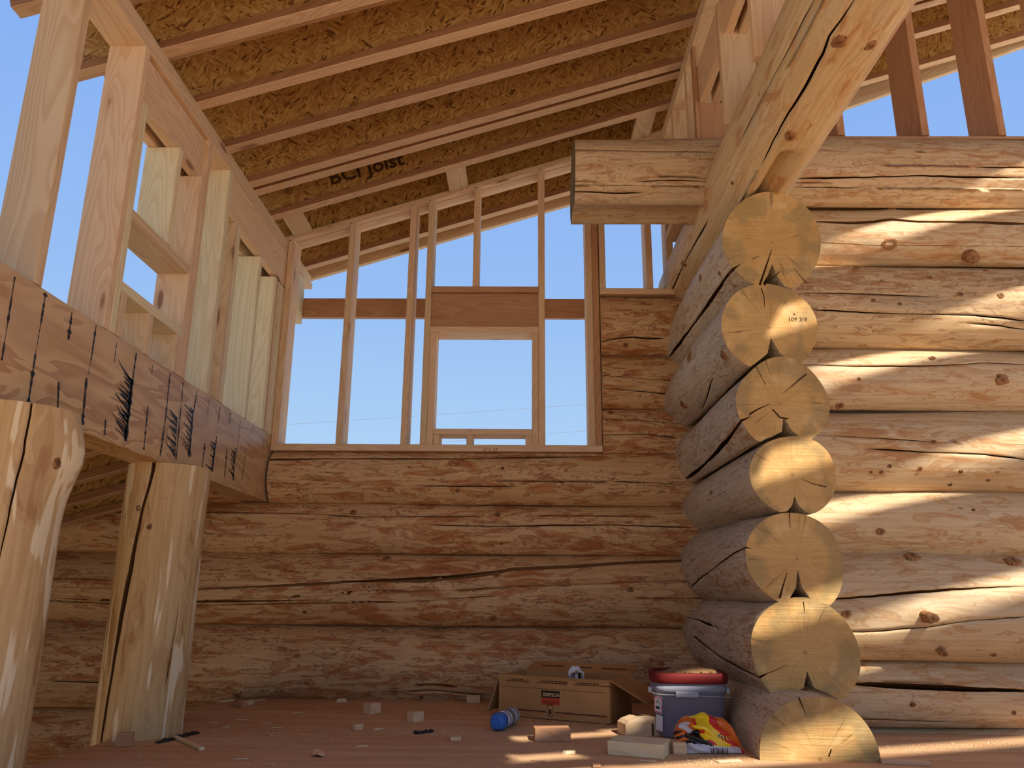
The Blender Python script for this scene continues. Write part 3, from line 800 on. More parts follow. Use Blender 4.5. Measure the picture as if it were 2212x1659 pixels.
yboard('sill', wall_left, X0, X1, 2.569, 3.074, 1.548, 1.586, 'pine')
lstud(2.575, ZB, 1.547, 'fir_tan', 'cripple_stud')
lstud(2.785, ZB, 1.547, 'fir_tan', 'cripple_stud')
lstud(3.035, ZB, 1.547, 'fir_tan', 'cripple_stud')
# headers on edge, double top plate
yboard('header', wall_left, XL-0.135, XL-0.097, 2.530, 3.115, 2.297, 2.500, 'fir')
yboard('header', wall_left, XL-0.060, XL-0.022, 2.530, 3.115, 2.297, 2.500, 'fir')
yboard('header', wall_left, XL-0.040, XL-0.002, 3.415, 4.474, 2.287, 2.500, 'fir')
yboard('header', wall_left, XL-0.135, XL-0.097, 3.415, 4.74, 2.287, 2.500, 'pine')
yboard('header', wall_left, XL-0.048, XL-0.002, 4.477, 4.735, 2.195, 2.500, 'pine')
vboard('jack_stud', wall_left, X0, XL-0.05, 4.477, 4.515, ZB, 2.286, 'pine')
yboard('top_plate', wall_left, X0, X1, 0.2, 4.90, 2.502, 2.540, 'fir')
yboard('top_plate', wall_left, X0, X1, -1.5, 4.86, 2.5405, 2.577, 'fir_tan')

# ------------------------------------------------------------------ framed gable above the back log wall
GY0, GY1 = 4.33, 4.47
wall_gable = tag(empty('wall_gable', (-0.5, 4.4, 1.29)), 'stud-framed gable with a window opening above the back log wall', 'stud wall', kind='structure')
def gz(x): return roofz(x)-0.042+0.045     # underside of the sloping top plate
def gstud(xa, xb, z0, z1, mat='fir', name='stud', y0=GY0, y1=GY1):
    return board(name, wall_gable, ((xa+xb)/2, (y0+y1)/2, z0), ((xa+xb)/2, (y0+y1)/2, z1), y1-y0, xb-xa, mat, side=(0, 1, 0))
xboard('bottom_plate', wall_gable, -1.415, 0.449, GY0-0.01, GY1-0.01, 1.298, 1.336, 'fir')
a = Vector((-1.44, 4.40, gz(-1.44)))+nrm*0.019; b = Vector((1.0, 4.40, gz(1.0)))+nrm*0.019
board('top_plate', wall_gable, a, b, 0.14, 0.038, 'fir', side=(0, 1, 0))
def up(x): return gz(x)+0.004
gstud(-1.4195, -1.380, 1.337, up(-1.40), 'fir')
gstud(-1.054, -1.016, 1.337, up(-1.035), 'fir')
gstud(-0.688, -0.650, 1.337, up(-0.67), 'fir')
gstud(-0.578, -0.541, 1.337, up(-0.56), 'fir_tan')
gstud(0.092, 0.130, 1.337, up(0.11), 'fir')
gstud(0.374, 0.412, 1.337, up(0.39), 'fir')
gstud(0.413, 0.450, 1.337, up(0.43), 'fir_dark')
gstud(-0.300, -0.264, 2.292, up(-0.28), 'fir', 'cripple_stud')
gstud(-0.540, -0.504, 1.337, 2.002, 'fir', 'trimmer_stud')
gstud(0.055, 0.091, 1.337, 2.002, 'fir', 'trimmer_stud')
xboard('header_plate', wall_gable, -0.540, 0.091, GY0-0.004, GY1, 2.254, 2.291, 'fir_dark')
xboard('header', wall_gable, -0.540, 0.091, GY0+0.012, GY0+0.05, 2.040, 2.252, 'fir_dark')
xboard('header_plate', wall_gable, -0.540, 0.091, GY0-0.004, GY1, 2.003, 2.039, 'fir')
xboard('sill', wall_gable, -0.503, 0.054, GY0-0.002, GY1-0.02, 1.394, 1.428, 'fir')
for xa in (-0.502, -0.315, 0.018): gstud(xa, xa+0.036, 1.337, 1.393, 'fir', 'cripple_stud')
# little frame standing on the cut log stubs
xboard('bottom_plate', wall_gable, 0.455, 0.90, GY0, GY1, 2.246, 2.284, 'fir')
gstud(0.455, 0.492, 2.285, up(0.47), 'fir_tan')
gstud(0.735, 0.773, 2.285, up(0.75), 'fir')
gstud(0.86, 0.90, 2.285, up(0.88), 'fir_tan')

# horizontal beam outside, beyond the gable
o = xboard('outrigger_beam', None, -1.46, 3.2, 4.74, 4.778, 2.245, 2.375, 'fir_dark')
tag(o, 'horizontal brown board spanning outside behind the gable studs', 'beam')

# ------------------------------------------------------------------ framed wall on top of the partition logs
XP = 0.85
wall_upper = tag(empty('wall_upper', (0.92, 3.5, 2.57)), 'stud wall under the roof standing on the top partition log', 'stud wall', kind='structure')
PT = 3.29
yboard('top_plate', wall_upper, XP, XP+0.14, 1.5, 4.32, PT-0.038, PT, 'fir')
yboard('top_plate', wall_upper, XP, XP+0.14, 1.5, 4.32, PT-0.077, PT-0.039, 'fir_tan')
yboard('bottom_plate', wall_upper, XP, XP+0.14, 3.72, 4.32, 2.575, 2.612, 'fir')
def ustud(y, z0, z1, mat, x0=XP, x1=XP+0.14, name='stud', t=0.038):
    return vboard(name, wall_upper, x0, x1, y, y+t, z0, z1, mat)
zt_ = PT-0.078
ustud(2.47, 2.44, zt_, 'fir', XP, XP+0.15)
ustud(2.90, 2.44, 3.055, 'fir_tan', XP, XP+0.15, 'jack_stud')
ustud(3.39, 2.44, zt_, 'fir_dark', XP, XP+0.02)
ustud(3.392, 2.44, 2.885, 'fir_dark', XP+0.021, XP+0.15, 'jack_stud')
ustud(3.55, 2.44, zt_, 'fir_tan', XP, XP+0.14)
ustud(3.92, 2.613, zt_, 'fir_tan', XP, XP+0.14)
ustud(4.25, 2.613, zt_, 'fir_dark', XP, XP+0.14)
yboard('header', wall_upper, XP+0.022, XP+0.060, 2.52, 3.40, 2.887, 3.10, 'fir')
yboard('header', wall_upper, XP+0.085, XP+0.123, 2.52, 3.40, 2.887, 3.10, 'fir_tan')

# deep studs standing on the right-hand log wall
wall_gr = tag(empty('wall_right_upper', (2.3, 3.5, 2.72)), 'deep roof studs standing in a row on the right log wall', 'stud wall', kind='structure')
xboard('bottom_plate', wall_gr, 1.28, 3.6, 3.425, 3.66, 2.705, 2.722, 'fir_dark')
for xa in (1.549, 1.962, 2.338, 2.735, 3.13):
    vboard('stud', wall_gr, xa, xa+0.038, 3.42, 3.655, 2.723, roofz(xa+0.02), 'fir_dark')

# ------------------------------------------------------------------ the beam at the left and its log posts
beam = tag(empty('laminated_beam', (-1.49, 2.6, 1.015)), 'thick brown laminated veneer beam with black glue drips', 'beam')
LB0, LB1 = 1.016, 1.385
body = yboard('beam_body', beam, XL-0.14, XL, 0.4, 4.60, LB0, LB1, 'veneer')
def stains():
    rng = random.Random(11)
    V = []; F = []
    xf = XL+0.0012
    def q2(pts):
        i = len(V); V.extend([(xf, p[0], p[1]) for p in pts]); F.append(tuple(range(i, i+len(pts))))
    def P(x, y):
        p = atX(x, y, XL); return (p[1], p[2])
    def line(x0, y0, x1, y1, w):
        a, b = P(x0/3.16, 500+y0/3.16), P(x1/3.16, 500+y1/3.16)
        n = 16; last = None
        for k in range(n+1):
            t = k/n; y = a[0]+(b[0]-a[0])*t; z = a[1]+(b[1]-a[1])*t
            z = min(max(z, LB0+0.002), LB1-0.002)
            ww = 1.7*w*(0.35+abs(rng.gauss(0, 0.55)))*(0.5 if rng.random() < 0.3 else 1)
            cur = ((y-ww/2, z), (y+ww/2, z))
            if last: q2([last[0], last[1], cur[1], cur[0]])
            last = cur
    def drips(x0, y0, x1, y1, n, reach):
        """rungs of glue running back from the seam (x0,y0)-(x1,y1)"""
        a, b = P(x0/3.16, 500+y0/3.16), P(x1/3.16, 500+y1/3.16)
        for k in range(n):
            t = (k+rng.uniform(0.1, 0.9))/n; y = a[0]+(b[0]-a[0])*t; z = a[1]+(b[1]-a[1])*t
            L = 1.4*reach*rng.uniform(0.4, 1.15); w = rng.uniform(0.006, 0.017); up_ = rng.uniform(0.15, 0.5)*L
            pr = None
            for m in range(6):
                s = m/5; yy = y-L*s; zz = z+up_*s+rng.uniform(-0.002, 0.002); hw = w*(1-0.75*s)*rng.uniform(0.6, 1.2)
                zz = min(max(zz, LB0+0.01), LB1-0.01)
                c = ((yy, zz-hw/2), (yy, zz+hw/2))
                if pr: q2([pr[0], c[0], c[1], pr[1]])
                pr = c
    for l in [(100, 310, 10, 880, 0.004), (310, 420, 275, 640, 0.007), (275, 640, 240, 840, 0.002), (240, 840, 190, 1180, 0.008), (490, 550, 465, 740, 0.009), (400, 1030, 390, 1250, 0.006),
              (655, 640, 620, 880, 0.006), (620, 880, 600, 980, 0.002), (590, 1000, 560, 1320, 0.009), (795, 760, 780, 890, 0.003), (930, 830, 905, 1010, 0.007), (905, 1010, 855, 1430, 0.020),
              (1040, 915, 1035, 980, 0.003), (1010, 1190, 980, 1490, 0.007), (1160, 970, 1130, 1270, 0.006), (1130, 1270, 1092, 1530, 0.010), (1250, 1030, 1200, 1560, 0.007), (1345, 1090, 1315, 1260, 0.006),
              (1315, 1260, 1290, 1540, 0.014), (1425, 1150, 1415, 1260, 0.002), (1500, 1200, 1488, 1310, 0.005), (1478, 1400, 1445, 1640, 0.009), (1400, 1440, 1375, 1640, 0.009), (1572, 1240, 1566, 1310, 0.005),
              (1610, 1480, 1590, 1700, 0.010), (1550, 1480, 1530, 1690, 0.007), (1640, 1290, 1620, 1500, 0.003), (720, 1280, 712, 1390, 0.006), (1800, 1420, 1790, 1520, 0.003), (1680, 1480, 1650, 1700, 0.003)]:
        line(*l)
    drips(905, 1010, 860, 1420, 26, 0.075)
    drips(1210, 1280, 1195, 1540, 13, 0.065)
    drips(1318, 1220, 1290, 1530, 13, 0.060)
    drips(1470, 1450, 1450, 1640, 8, 0.055)
    drips(1605, 1500, 1590, 1690, 9, 0.045)
    c = Vector((xf, 2.6, 1.2))
    link('glue_stain', mesh('glue_stain', [Vector(v)-c for v in V], F), beam, Matrix.Translation(c), [MT['black']])
stains()

def post(y, zb, label, seed, r, checks, knots, xc=-1.462):
    root = tag(empty('log_post', (xc, y, zb)), label, 'post')
    Log('post_log', root, (xc, y, zb), (xc+0.004, y+0.012, LB0-0.001), r, r*0.97, ['log_post', 'end_plain'], seed, up=(0, 1, 0), checks=checks, knots=knots, rough=0.016, step=0.035)
    return root
post(2.16, GZ, 'nearest peeled log post with a knobby side at the left edge', 401, 0.166, [([(62, 905), (48, 985), (30, 1060), (10, 1150), (0, 1200)], 0.004)], [(112, 1000, 0.016, 0.002), (150, 985, 0.040, 0.10, 0)])
post(3.19, GZ, 'peeled log post split by a long dark crack, behind the nearest post', 402, 0.167,
     [([(330, 1010), (318, 1060), (308, 1095), (292, 1160), (280, 1230), (262, 1320), (243, 1430), (228, 1530), (216, 1612)], 0.016), ([(385, 1330), (372, 1400), (360, 1470)], 0.003)], [(322, 1138, 0.012, 0.002), (298, 1098, 0.012, -0.002)])

# ------------------------------------------------------------------ lower porch roof seen below the beam
porch = tag(empty('porch_ceiling', (-2.3, 3.6, 0.9)), 'dark lower porch roof of joists seen below the beam', 'ceiling', kind='structure')
PS = 0.28
def pz(x): return 0.985+PS*(x+1.95)
for y in (2.75, 3.10, 3.45, 3.80, 4.15): joist(y, -3.4, -1.57, porch, pz, PS, 0.24)
for y in (0.30, 1.00, 1.70, 2.05, 2.40): joist(y, -3.4, -1.57, porch, pz, PS, 0.24)
for (y0, y1) in ((0.1, 0.8), (0.8, 2.0), (2.0, 3.2), (3.2, 4.4)): panel(-3.45, -1.57, y0, y1-0.003, porch, pz, PS, 0.2475)
wall_porch_added = tag(empty('wall_porch_added', (-3.3, 2.2, GZ)), 'added unseen outer wall that darkens the space below the porch roof', 'wall', kind='structure')
for (y0, y1) in ((0.1, 1.3), (1.3, 2.5), (2.5, 3.7), (3.7, 4.3)):
    vboard('added_shade_panel', wall_porch_added, -3.312, -3.30, y0, y1-0.003, GZ, pz(-3.3)+0.2, 'osb_pale')  # unseen wall put in to keep the space below the porch dark

# ------------------------------------------------------------------ writing and small marks
def text_part(txt, size, mat, parent, origin, xdir, ydir, name='lettering', shear=0.0, off=0.0012, bold=0.0):
    """flat lettering: origin = left end of the base line"""
    cu = bpy.data.curves.new('lettering', 'FONT')
    cu.body = txt; cu.size = size; cu.shear = shear; cu.resolution_u = 2; cu.offset = bold
    to = bpy.data.objects.new('lettering_tmp', cu)
    me = bpy.data.meshes.new_from_object(to)
    bpy.data.objects.remove(to); bpy.data.curves.remove(cu)
    X = Vector(xdir).normalized(); Y = Vector(ydir); Y = (Y-X*Y.dot(X)).normalized(); Z = X.cross(Y)
    M = Matrix(((X.x, Y.x, Z.x, 0), (X.y, Y.y, Z.y, 0), (X.z, Y.z, Z.z, 0), (0, 0, 0, 1)))
    M.translation = Vector(origin)+Z*off
    me.materials.clear()
    return link(name, me, parent, M, [MT[mat]])

def ring_part(parent, center, r0, r1, xdir, ydir, mat, off=0.0012, name='stamp', n=20):
    X = Vector(xdir).normalized(); Y = Vector(ydir); Y = (Y-X*Y.dot(X)).normalized(); Z = X.cross(Y)
    V = []; F = []
    for k in range(n):
        a = 2*math.pi*k/n
        for r in (r0, r1): V.append(X*r*math.cos(a)+Y*r*math.sin(a))
    for k in range(n):
        k2 = (k+1) % n; F.append((2*k, 2*k+1, 2*k2+1, 2*k2))
    return link(name, mesh('stamp', V, F), parent, Matrix.Translation(Vector(center)+Z*off), [MT[mat]])

# lettering on the joist nearest the gable (its web faces the camera)
jw = joists[6]; web_y = 4.05-0.029-0.005
def web_pt(px, py):
    return Vector(atY(px, py, web_y))
text_part('BCI Joist', 0.125, 'ink', jw, web_pt(714, 400), along, nrm, bold=0.003)
text_part('BOISE CASCADE   BCI  60-2.0  JOIST   APA   ICC-ES ESR 1336   CCMC 13300-R', 0.034, 'ink', jw, web_pt(942, 366), along, nrm)
ring_part(jw, web_pt(621, 413), 0.022, 0.026, along, nrm, 'ink')
ring_part(jw, web_pt(621, 413), 0.006, 0.011, along, nrm, 'ink')
text_part('3', 0.03, 'ink', jw, web_pt(645, 417), along, nrm)
j6 = joists[7]; w6 = 4.43-0.034
ring_part(j6, Vector(atY(1352, 275, w6)), 0.028, 0.031, along, nrm, 'ink')
# pencil note on a sawn log end
L2 = e[1]
text_part('109 3/4', 0.026, 'ink', L2.o, Vector(atY(1702, 694, YE)), (1, 0, 0.02), (0, 0, 1), off=0.0008, shear=0.1)
tri = [Vector((-0.004, 0, 0)), Vector((0.004, 0, 0)), Vector((0, 0, 0.009))]
link('lettering', mesh('lettering', tri, [(0, 1, 2)]), L2.o, Matrix.Translation(Vector(atY(1716, 680, YE-0.0008))), [MT['ink']])
gp = [o_ for o_ in wall_gable.children if o_.name.startswith('bottom_plate')][0]
text_part('21\u00bd x2', 0.026, 'ink', gp, Vector(atY(1043, 974, GY0-0.0102)), (1, 0, 0), (0, 0, 1), shear=0.2)
# red crayon marks on the lumber
MT['red_mark'] = plain('red_crayon', (214, 112, 100), 0.8)
tp_ = [o_ for o_ in wall_gable.children if o_.name.startswith('top_plate')][0]
xm = -0.93
ring_part(tp_, Vector((xm, 4.40, gz(xm))), 0.0, 0.022, (1, 0, SL), (0, -1, 0), 'red_mark', off=0.001, name='crayon_mark')

# ------------------------------------------------------------------ power lines far behind
MT['wire'] = plain('grey_cable', (120, 132, 150), 0.6)
MT['pole'] = plain('weathered_pole', (120, 100, 80), 0.9)
def tube(pts, r, n=6):
    V = []; F = []
    P = [Vector(p) for p in pts]
    for i, p in enumerate(P):
        t = (P[min(i+1, len(P)-1)]-P[max(i-1, 0)]).normalized()
        s = t.cross(Vector((0, 0, 1))) if abs(t.z) < 0.95 else t.cross(Vector((0, 1, 0)))
        s.normalize(); u = s.cross(t)
        for k in range(n):
            a = 2*math.pi*k/n; V.append(p+s*r*math.cos(a)+u*r*math.sin(a))
    for i in range(len(P)-1):
        for k in range(n):
            k2 = (k+1) % n; F.append((i*n+k, i*n+k2, (i+1)*n+k2, (i+1)*n+k))
    F.append(tuple(range(n-1, -1, -1))); F.append(tuple((len(P)-1)*n+k for k in range(n)))
    return V, F
WX0, WX1 = -34.0, 26.0
def wire(a, b, label):
    a, b = Vector(a), Vector(b); m = (b.z-a.z)/(b.x-a.x)
    pts = []
    for k in range(31):
        x = WX0+(WX1-WX0)*k/30; t = k/30
        pts.append((x, 30.0, a.z+m*(x-a.x)-0.25*(4*t*(1-t))+0.25*0.98))
    V, F = tube(pts, 0.009, 5)
    tag(link('power_line', mesh('power_line', V, F), None, Matrix(), [MT['wire']]), label, 'cable', 'power lines behind the house')
wire(atY(605, 918, 30), atY(1275, 873, 30), 'highest thin power line crossing the sky behind the gable')
wire(atY(950, 955, 30), atY(1275, 930, 30), 'middle thin power line low in the sky behind the gable')
wire(atY(1180, 972, 30), atY(1275, 962, 30), 'lowest thin power line just above the gable bottom plate')
for x, zt, lb in ((WX0, 6.2, 'wooden utility pole carrying the lower end of the power lines'), (WX1, 10.6, 'wooden utility pole carrying the higher end of the power lines')):
    root = tag(empty('utility_pole', (x, 30.0, GZ-0.2)), lb, 'pole', 'utility poles behind the house')
    V, F = tube([(0, 0, 0), (0, 0, zt-GZ)], 0.14, 10)
    link('pole', mesh('pole', V, F, True), root, Matrix.Translation((x, 30.0, GZ-0.2)), [MT['pole']])
    for dz in (-0.5, -1.5, -2.1): board('cross_arm', root, (x-0.1, 29.2, zt+dz), (x-0.1, 30.8, zt+dz), 0.09, 0.11, 'fir_dark')

# ------------------------------------------------------------------ things on the floor
MT['card'] = None
def cardboard():
    t = NT('cardboard')
    a = t.noise(t.obj((3, 3, 3)), 1.0, 4.0, 0.6)
    b = t.noise(t.obj((200, 4, 4)), 1.0, 1.0)
    c = t.mix(t.step(a, 0.3, 0.7), lin(196, 150, 98), lin(176, 128, 80))
    c = t.mix(t.math('MULTIPLY', b, 0.15), c, lin(150, 108, 66))
    t.col(c); t.rough(0.8); t.bump(b, 0.08, 0.002)
    return t.m
MT['card'] = cardboard()
MT['print'] = plain('brown_print', (84, 48, 30), 0.8)
MT['print_black'] = plain('black_print', (40, 30, 26), 0.7)
MT['print_red'] = plain('orange_red_print', (196, 78, 48), 0.7)
MT['print_card'] = plain('card_coloured_print', (204, 166, 122), 0.8)
MT['white'] = plain('white_plastic', (226, 228, 236), 0.45)
MT['blue'] = plain('blue_plastic', (44, 108, 190), 0.35, 0.5)
MT['red_lid'] = plain('red_plastic', (112, 34, 32), 0.6, 0.2)
MT['can_print'] = plain('grey_can_print', (120, 118, 122), 0.45)
MT['yellow'] = plain('yellow_foil', (244, 204, 30), 0.3, 0.5)
MT['bag_red'] = plain('red_foil', (206, 34, 28), 0.3, 0.5)
MT['bag_orange'] = plain('orange_foil', (222, 108, 24), 0.3, 0.5)
MT['bag_black'] = plain('black_foil', (24, 20, 20), 0.25, 0.5)
MT['bag_silver'] = plain('silver_white_foil', (204, 204, 210), 0.3, 0.5)
MT['steel'] = plain('steel_wire', (150, 150, 152), 0.4, 0.5)
MT['grip'] = plain('grey_grip', (168, 168, 176), 0.5)

# cardboard box
A = Vector((-0.100, 3.775, 0)); B = Vector((0.374, 3.535, 0))
bu = (B-A).normalized(); bv = Vector((-bu.y, bu.x, 0)); bw = (B-A).length; bd = 0.27; bh = 0.172
box = tag(empty('cardboard_box', A+bu*bw/2+bv*bd/2), 'open cardboard carton with black and red label on the floor against the log wall', 'box')
UP = Vector((0, 0, 1))
def card(name, p, q, h, hdir, thick=0.004, nrm_=None, parent=box):
    """cardboard panel: bottom edge p-q, rising h along hdir"""
    p, q = Vector(p), Vector(q); c = (p+q)/2+Vector(hdir).normalized()*h/2
    X = (q-p).normalized(); Y = Vector(hdir); Y = (Y-X*Y.dot(X)).normalized(); Z = X.cross(Y)
    M = Matrix(((X.x, Y.x, Z.x, c.x), (X.y, Y.y, Z.y, c.y), (X.z, Y.z, Z.z, c.z), (0, 0, 0, 1)))
    me = prism_mesh(name, (q-p).length, h, thick, 0.0008)
    return link(name, me, parent, M, [MT['card']])
lift = UP*0.003
front = card('front_panel', A+lift, B+lift, bh, UP)
card('back_panel', A+bv*bd+lift, B+bv*bd+lift, bh, UP)
card('side_panel', A+bv*0.003+lift, A+bv*(bd-0.003)+lift, bh, UP)
card('side_panel', B+bv*0.003+lift, B+bv*(bd-0.003)+lift, bh, UP)
card('bottom_panel', A+bu*0.003+bv*0.003+UP*0.004, B-bu*0.003+bv*0.003+UP*0.004, bd-0.006, bv)
bf = card('back_flap', A+bv*bd+UP*(bh+0.004), B+bv*bd+UP*(bh+0.004), 0.125, UP*0.25+bv*1.0)
card('side_flap', B+UP*(bh+0.003)+bv*0.005, B+bv*(bd-0.01)+UP*(bh+0.003), 0.185, bu*0.85+UP*-0.42+bv*-0.1)
card('side_flap', A+UP*(bh+0.002)+bv*0.005, A+bv*(bd-0.01)+UP*(bh+0.002), 0.17, bu*-0.36+UP*-0.95)
card('front_flap', A+UP*(bh+0.001)-bv*0.003, B+UP*(bh+0.001)-bv*0.003, 0.11, UP*-0.92+bv*0.25)
fz = -bv                     # outward normal of the front
def fpt(u, v): return A+lift+bu*(u*bw)+UP*(v*bh)-bv*0.0021
def decal(parent, p, w, h, mat, X=bu, Y=UP, off=0.0008, name='print'):
    Z = Vector(X).cross(Vector(Y)).normalized()
    V = [Vector(p), Vector(p)+X*w, Vector(p)+X*w+Y*h, Vector(p)+Y*h]
    c = sum(V, Vector())/4
    return link(name, mesh('print', [v-c for v in V], [(0, 1, 2, 3)]), parent, Matrix.Translation(c+Z*off), [MT[mat]])
decal(front, fpt(0.40, 0.50), 0.088, 0.029, 'print_black')
text_part('SIMPSON', 0.021, 'print_card', front, fpt(0.413, 0.535), bu, UP, off=0.0016, bold=0.0008)
decal(front, fpt(0.40, 0.335), 0.088, 0.029, 'print_red')
text_part('Strong-Tie', 0.018, 'print', front, fpt(0.412, 0.37), bu, UP, off=0.0016)
for (u, n1_, n2_) in ((0.07, 0.055, 0.105), (0.355, 0.125, 0.145), (0.69, 0.09, 0.16)):
    for (v, L_) in ((0.885, n1_), (0.845, n2_)):
        k = 0.0
        r_ = random.Random(int(u*100)+int(v*1000))
        while k < L_:
            wd = r_.uniform(0.006, 0.016); decal(front, fpt(u, v)+bu*(k+(0.02 if v > 0.86 else 0)), wd, 0.0045, 'print'); k += wd+0.003
for u in (0.275, 0.605): ring_part(front, fpt(u, 0.87), 0.006, 0.0075, bu, UP, 'print', 0.0008, 'print')
k = 0.02
while k < 0.95:
    decal(front, fpt(k, 0.70), 0.010, 0.0022, 'print'); k += 0.028
for (u0, u1) in ((0.16, 0.44), (0.52, 0.97)):
    decal(front, fpt(u0, 0.16), (u1-u0)*bw, 0.0035, 'print_black'); decal(front, fpt(u0, 0.135), (u1-u0)*bw, 0.0025, 'print_red')
decal(front, fpt(0.455, 0.07), 0.026, 0.046, 'print'); decal(front, fpt(0.459, 0.085), 0.022, 0.040, 'card', off=0.0013); decal(front, fpt(0.468, 0.115), 0.012, 0.02, 'print', off=0.0017)
# print on the raised back flap
bfu = (UP*0.25+bv).normalized()
for (u, L_) in ((0.12, 0.10), (0.40, 0.11), (0.70, 0.12)):
    k = 0
    while k < L_:
        decal(bf, A+bv*bd+UP*(bh+0.007)+bu*(u*bw+k)+bfu*0.05-bv*0.0, 0.011, 0.012, 'print', bu, bfu, 0.002); k += 0.014
# plastic inside the box
V = []; F = []
rr_ = random.Random(3)
for i in range(7):
    for j in range(7):
        V.append((0.035*(i/6-0.5)*2, 0.03*(j/6-0.5)*2, 0.05*(1-((i/3-1)**2+(j/3-1)**2)/2)+rr_.uniform(-0.008, 0.008)))
for i in range(6):
    for j in range(6): F.append((i*7+j, (i+1)*7+j, (i+1)*7+j+1, i*7+j+1))
V += [(v[0]*0.9, v[1]*0.9, -0.05) for v in V]
F += [tuple(49+q for q in f[::-1]) for f in F[:36]]
rim_ = [i*7 for i in range(7)]+[42+j for j in range(1, 7)]+[i*7+6 for i in range(5, -1, -1)]+[j for j in range(5, 0, -1)]
F += [(rim_[i], rim_[(i+1) % 24], 49+rim_[(i+1) % 24], 49+rim_[i]) for i in range(24)]
bp = A+bu*0.335+bv*0.10+UP*0.168
tag(link('plastic_wrap', mesh('plastic_wrap', V, F, True), None, Matrix.Translation(bp), [MT['white']]), 'crumpled white plastic sticking up inside the open carton', 'plastic wrap')
tag(xboard('wood_offcut', None, bp.x-0.10, bp.x+0.10, bp.y+0.015, bp.y+0.075, 0.008, 0.118, 'fir_dark'), 'dark wood piece lying inside the carton under white plastic', 'wood scrap')

# spray can lying on its side, blue cap towards the camera
can_c = Vector((-0.098, 3.335, 0.034)); cd = Vector((0.30, 0.95, 0)).normalized(); cs = Vector((cd.y, -cd.x, 0))
can = tag(empty('spray_can', (can_c.x, can_c.y, 0)), 'spray can with bright blue cap lying on the floor by the carton', 'spray can')
CM = Matrix(((cs.x, 0, cd.x, can_c.x), (cs.y, 0, cd.y, can_c.y), (cs.z, 1, cd.z, can_c.z), (0, 0, 0, 1)))
if CM.to_3x3().determinant() < 0:
    CM = Matrix(((-cs.x, 0, cd.x, can_c.x), (-cs.y, 0, cd.y, can_c.y), (-cs.z, 1, cd.z, can_c.z), (0, 0, 0, 1)))
def lathe(name, prof, mat, parent, M, n=24, sq=0.0):
    V = []; F = []
    for (r, z) in prof:
        for k in range(n):
            a = 2*math.pi*k/n; q = 1.0
            if sq: q = 1.0/((abs(math.cos(a))**(2/(1-sq))+abs(math.sin(a))**(2/(1-sq)))**((1-sq)/2))
            V.append((r*q*math.cos(a), r*q*math.sin(a), z))
    for i in range(len(prof)-1):
        for k in range(n):
            k2 = (k+1) % n; F.append((i*n+k, i*n+k2, (i+1)*n+k2, (i+1)*n+k))
    F.append(tuple(range(n-1, -1, -1))); F.append(tuple((len(prof)-1)*n+k for k in range(n)))
    me = mesh(name, V, F, False)
    me.polygons.foreach_set('use_smooth', [len(p.vertices) == 4 for p in me.polygons])
    return link(name, me, parent, M, [MT[mat]])
lathe('can_body', [(0.030, 0.055), (0.033, 0.060), (0.033, 0.205), (0.030, 0.212), (0.024, 0.208)], 'white', can, CM)
for z0, z1, m in ((0.075, 0.092, 'can_print'), (0.105, 0.150, 'can_print'), (0.165, 0.172, 'blue'), (0.180, 0.195, 'can_print')):
    lathe('label_band', [(0.0332, z0), (0.0335, z0+0.001), (0.0335, z1), (0.0332, z1+0.001)], m, can, CM)
cap = lathe('cap', [(0.020, 0.0), (0.024, 0.002), (0.0285, 0.008), (0.031, 0.022), (0.0325, 0.030), (0.0325, 0.056), (0.029, 0.0565)], 'blue', can, CM, 24, 0.25)
lathe('cap_ring', [(0.0165, -0.0012), (0.0165, 0.003), (0.0135, 0.003), (0.0135, -0.0012)], 'blue', cap, CM)
lathe('cap_button', [(0.012, -0.004), (0.013, -0.002), (0.013, 0.004), (0.010, 0.004)], 'blue', cap, CM)

# plastic pail with red lid
MT['pail'] = None
def pail_mat():
    t = NT('cloudy_plastic')
    t.col(lin(206, 206, 222)); t.rough(0.35)
    tr = t.n('ShaderNodeBsdfTranslucent'); tr.inputs[0].default_value = lin(190, 192, 214)
    tp = t.n('ShaderNodeBsdfTransparent'); tp.inputs[0].default_value = lin(226, 228, 240)
    m1 = t.n('ShaderNodeMixShader'); m1.inputs[0].default_value = 0.50
    m2 = t.n('ShaderNodeMixShader'); m2.inputs[0].default_value = 0.22
    t.l(t.b.outputs[0], m1.inputs[1]); t.l(tr.outputs[0], m1.inputs[2])
    t.l(m1.outputs[0], m2.inputs[1]); t.l(tp.outputs[0], m2.inputs[2])
    t.l(m2.outputs[0], t.out.inputs[0])
    return t.m
MT['pail'] = pail_mat()
MT['pail_fill'] = plain('blue_contents', (66, 66, 140), 0.6)
pc = Vector((0.660, 3.318, 0)); prz = math.radians(-4)
pail = tag(empty('plastic_pail', pc, prz), 'cloudy plastic pail with a dusty red lid beside the log ends', 'pail')
PM = Matrix.Translation(pc) @ Matrix.Rotation(prz, 4, 'Z')
def rrect(name, rings, mat, parent, n=40, p=5.0, closed=(True, True), M=None):
    """stack of rounded rectangles: (half x, half y, z)"""
    V = []; F = []
    for (hx, hy, z) in rings:
        for k in range(n):
            a = 2*math.pi*k/n; c_, s_ = math.cos(a), math.sin(a)
            q = (abs(c_)**p+abs(s_)**p)**(-1/p)
            V.append((hx*q*c_, hy*q*s_, z))
    for i in range(len(rings)-1):
        for k in range(n):
            k2 = (k+1) % n; F.append((i*n+k, i*n+k2, (i+1)*n+k2, (i+1)*n+k))
    if closed[0]: F.append(tuple(range(n-1, -1, -1)))
    if closed[1]: F.append(tuple((len(rings)-1)*n+k for k in range(n)))
    me = mesh(name, V, F)
    me.polygons.foreach_set('use_smooth', [len(q.vertices) == 4 for q in me.polygons])
    return link(name, me, parent, M or PM, [MT[mat]])
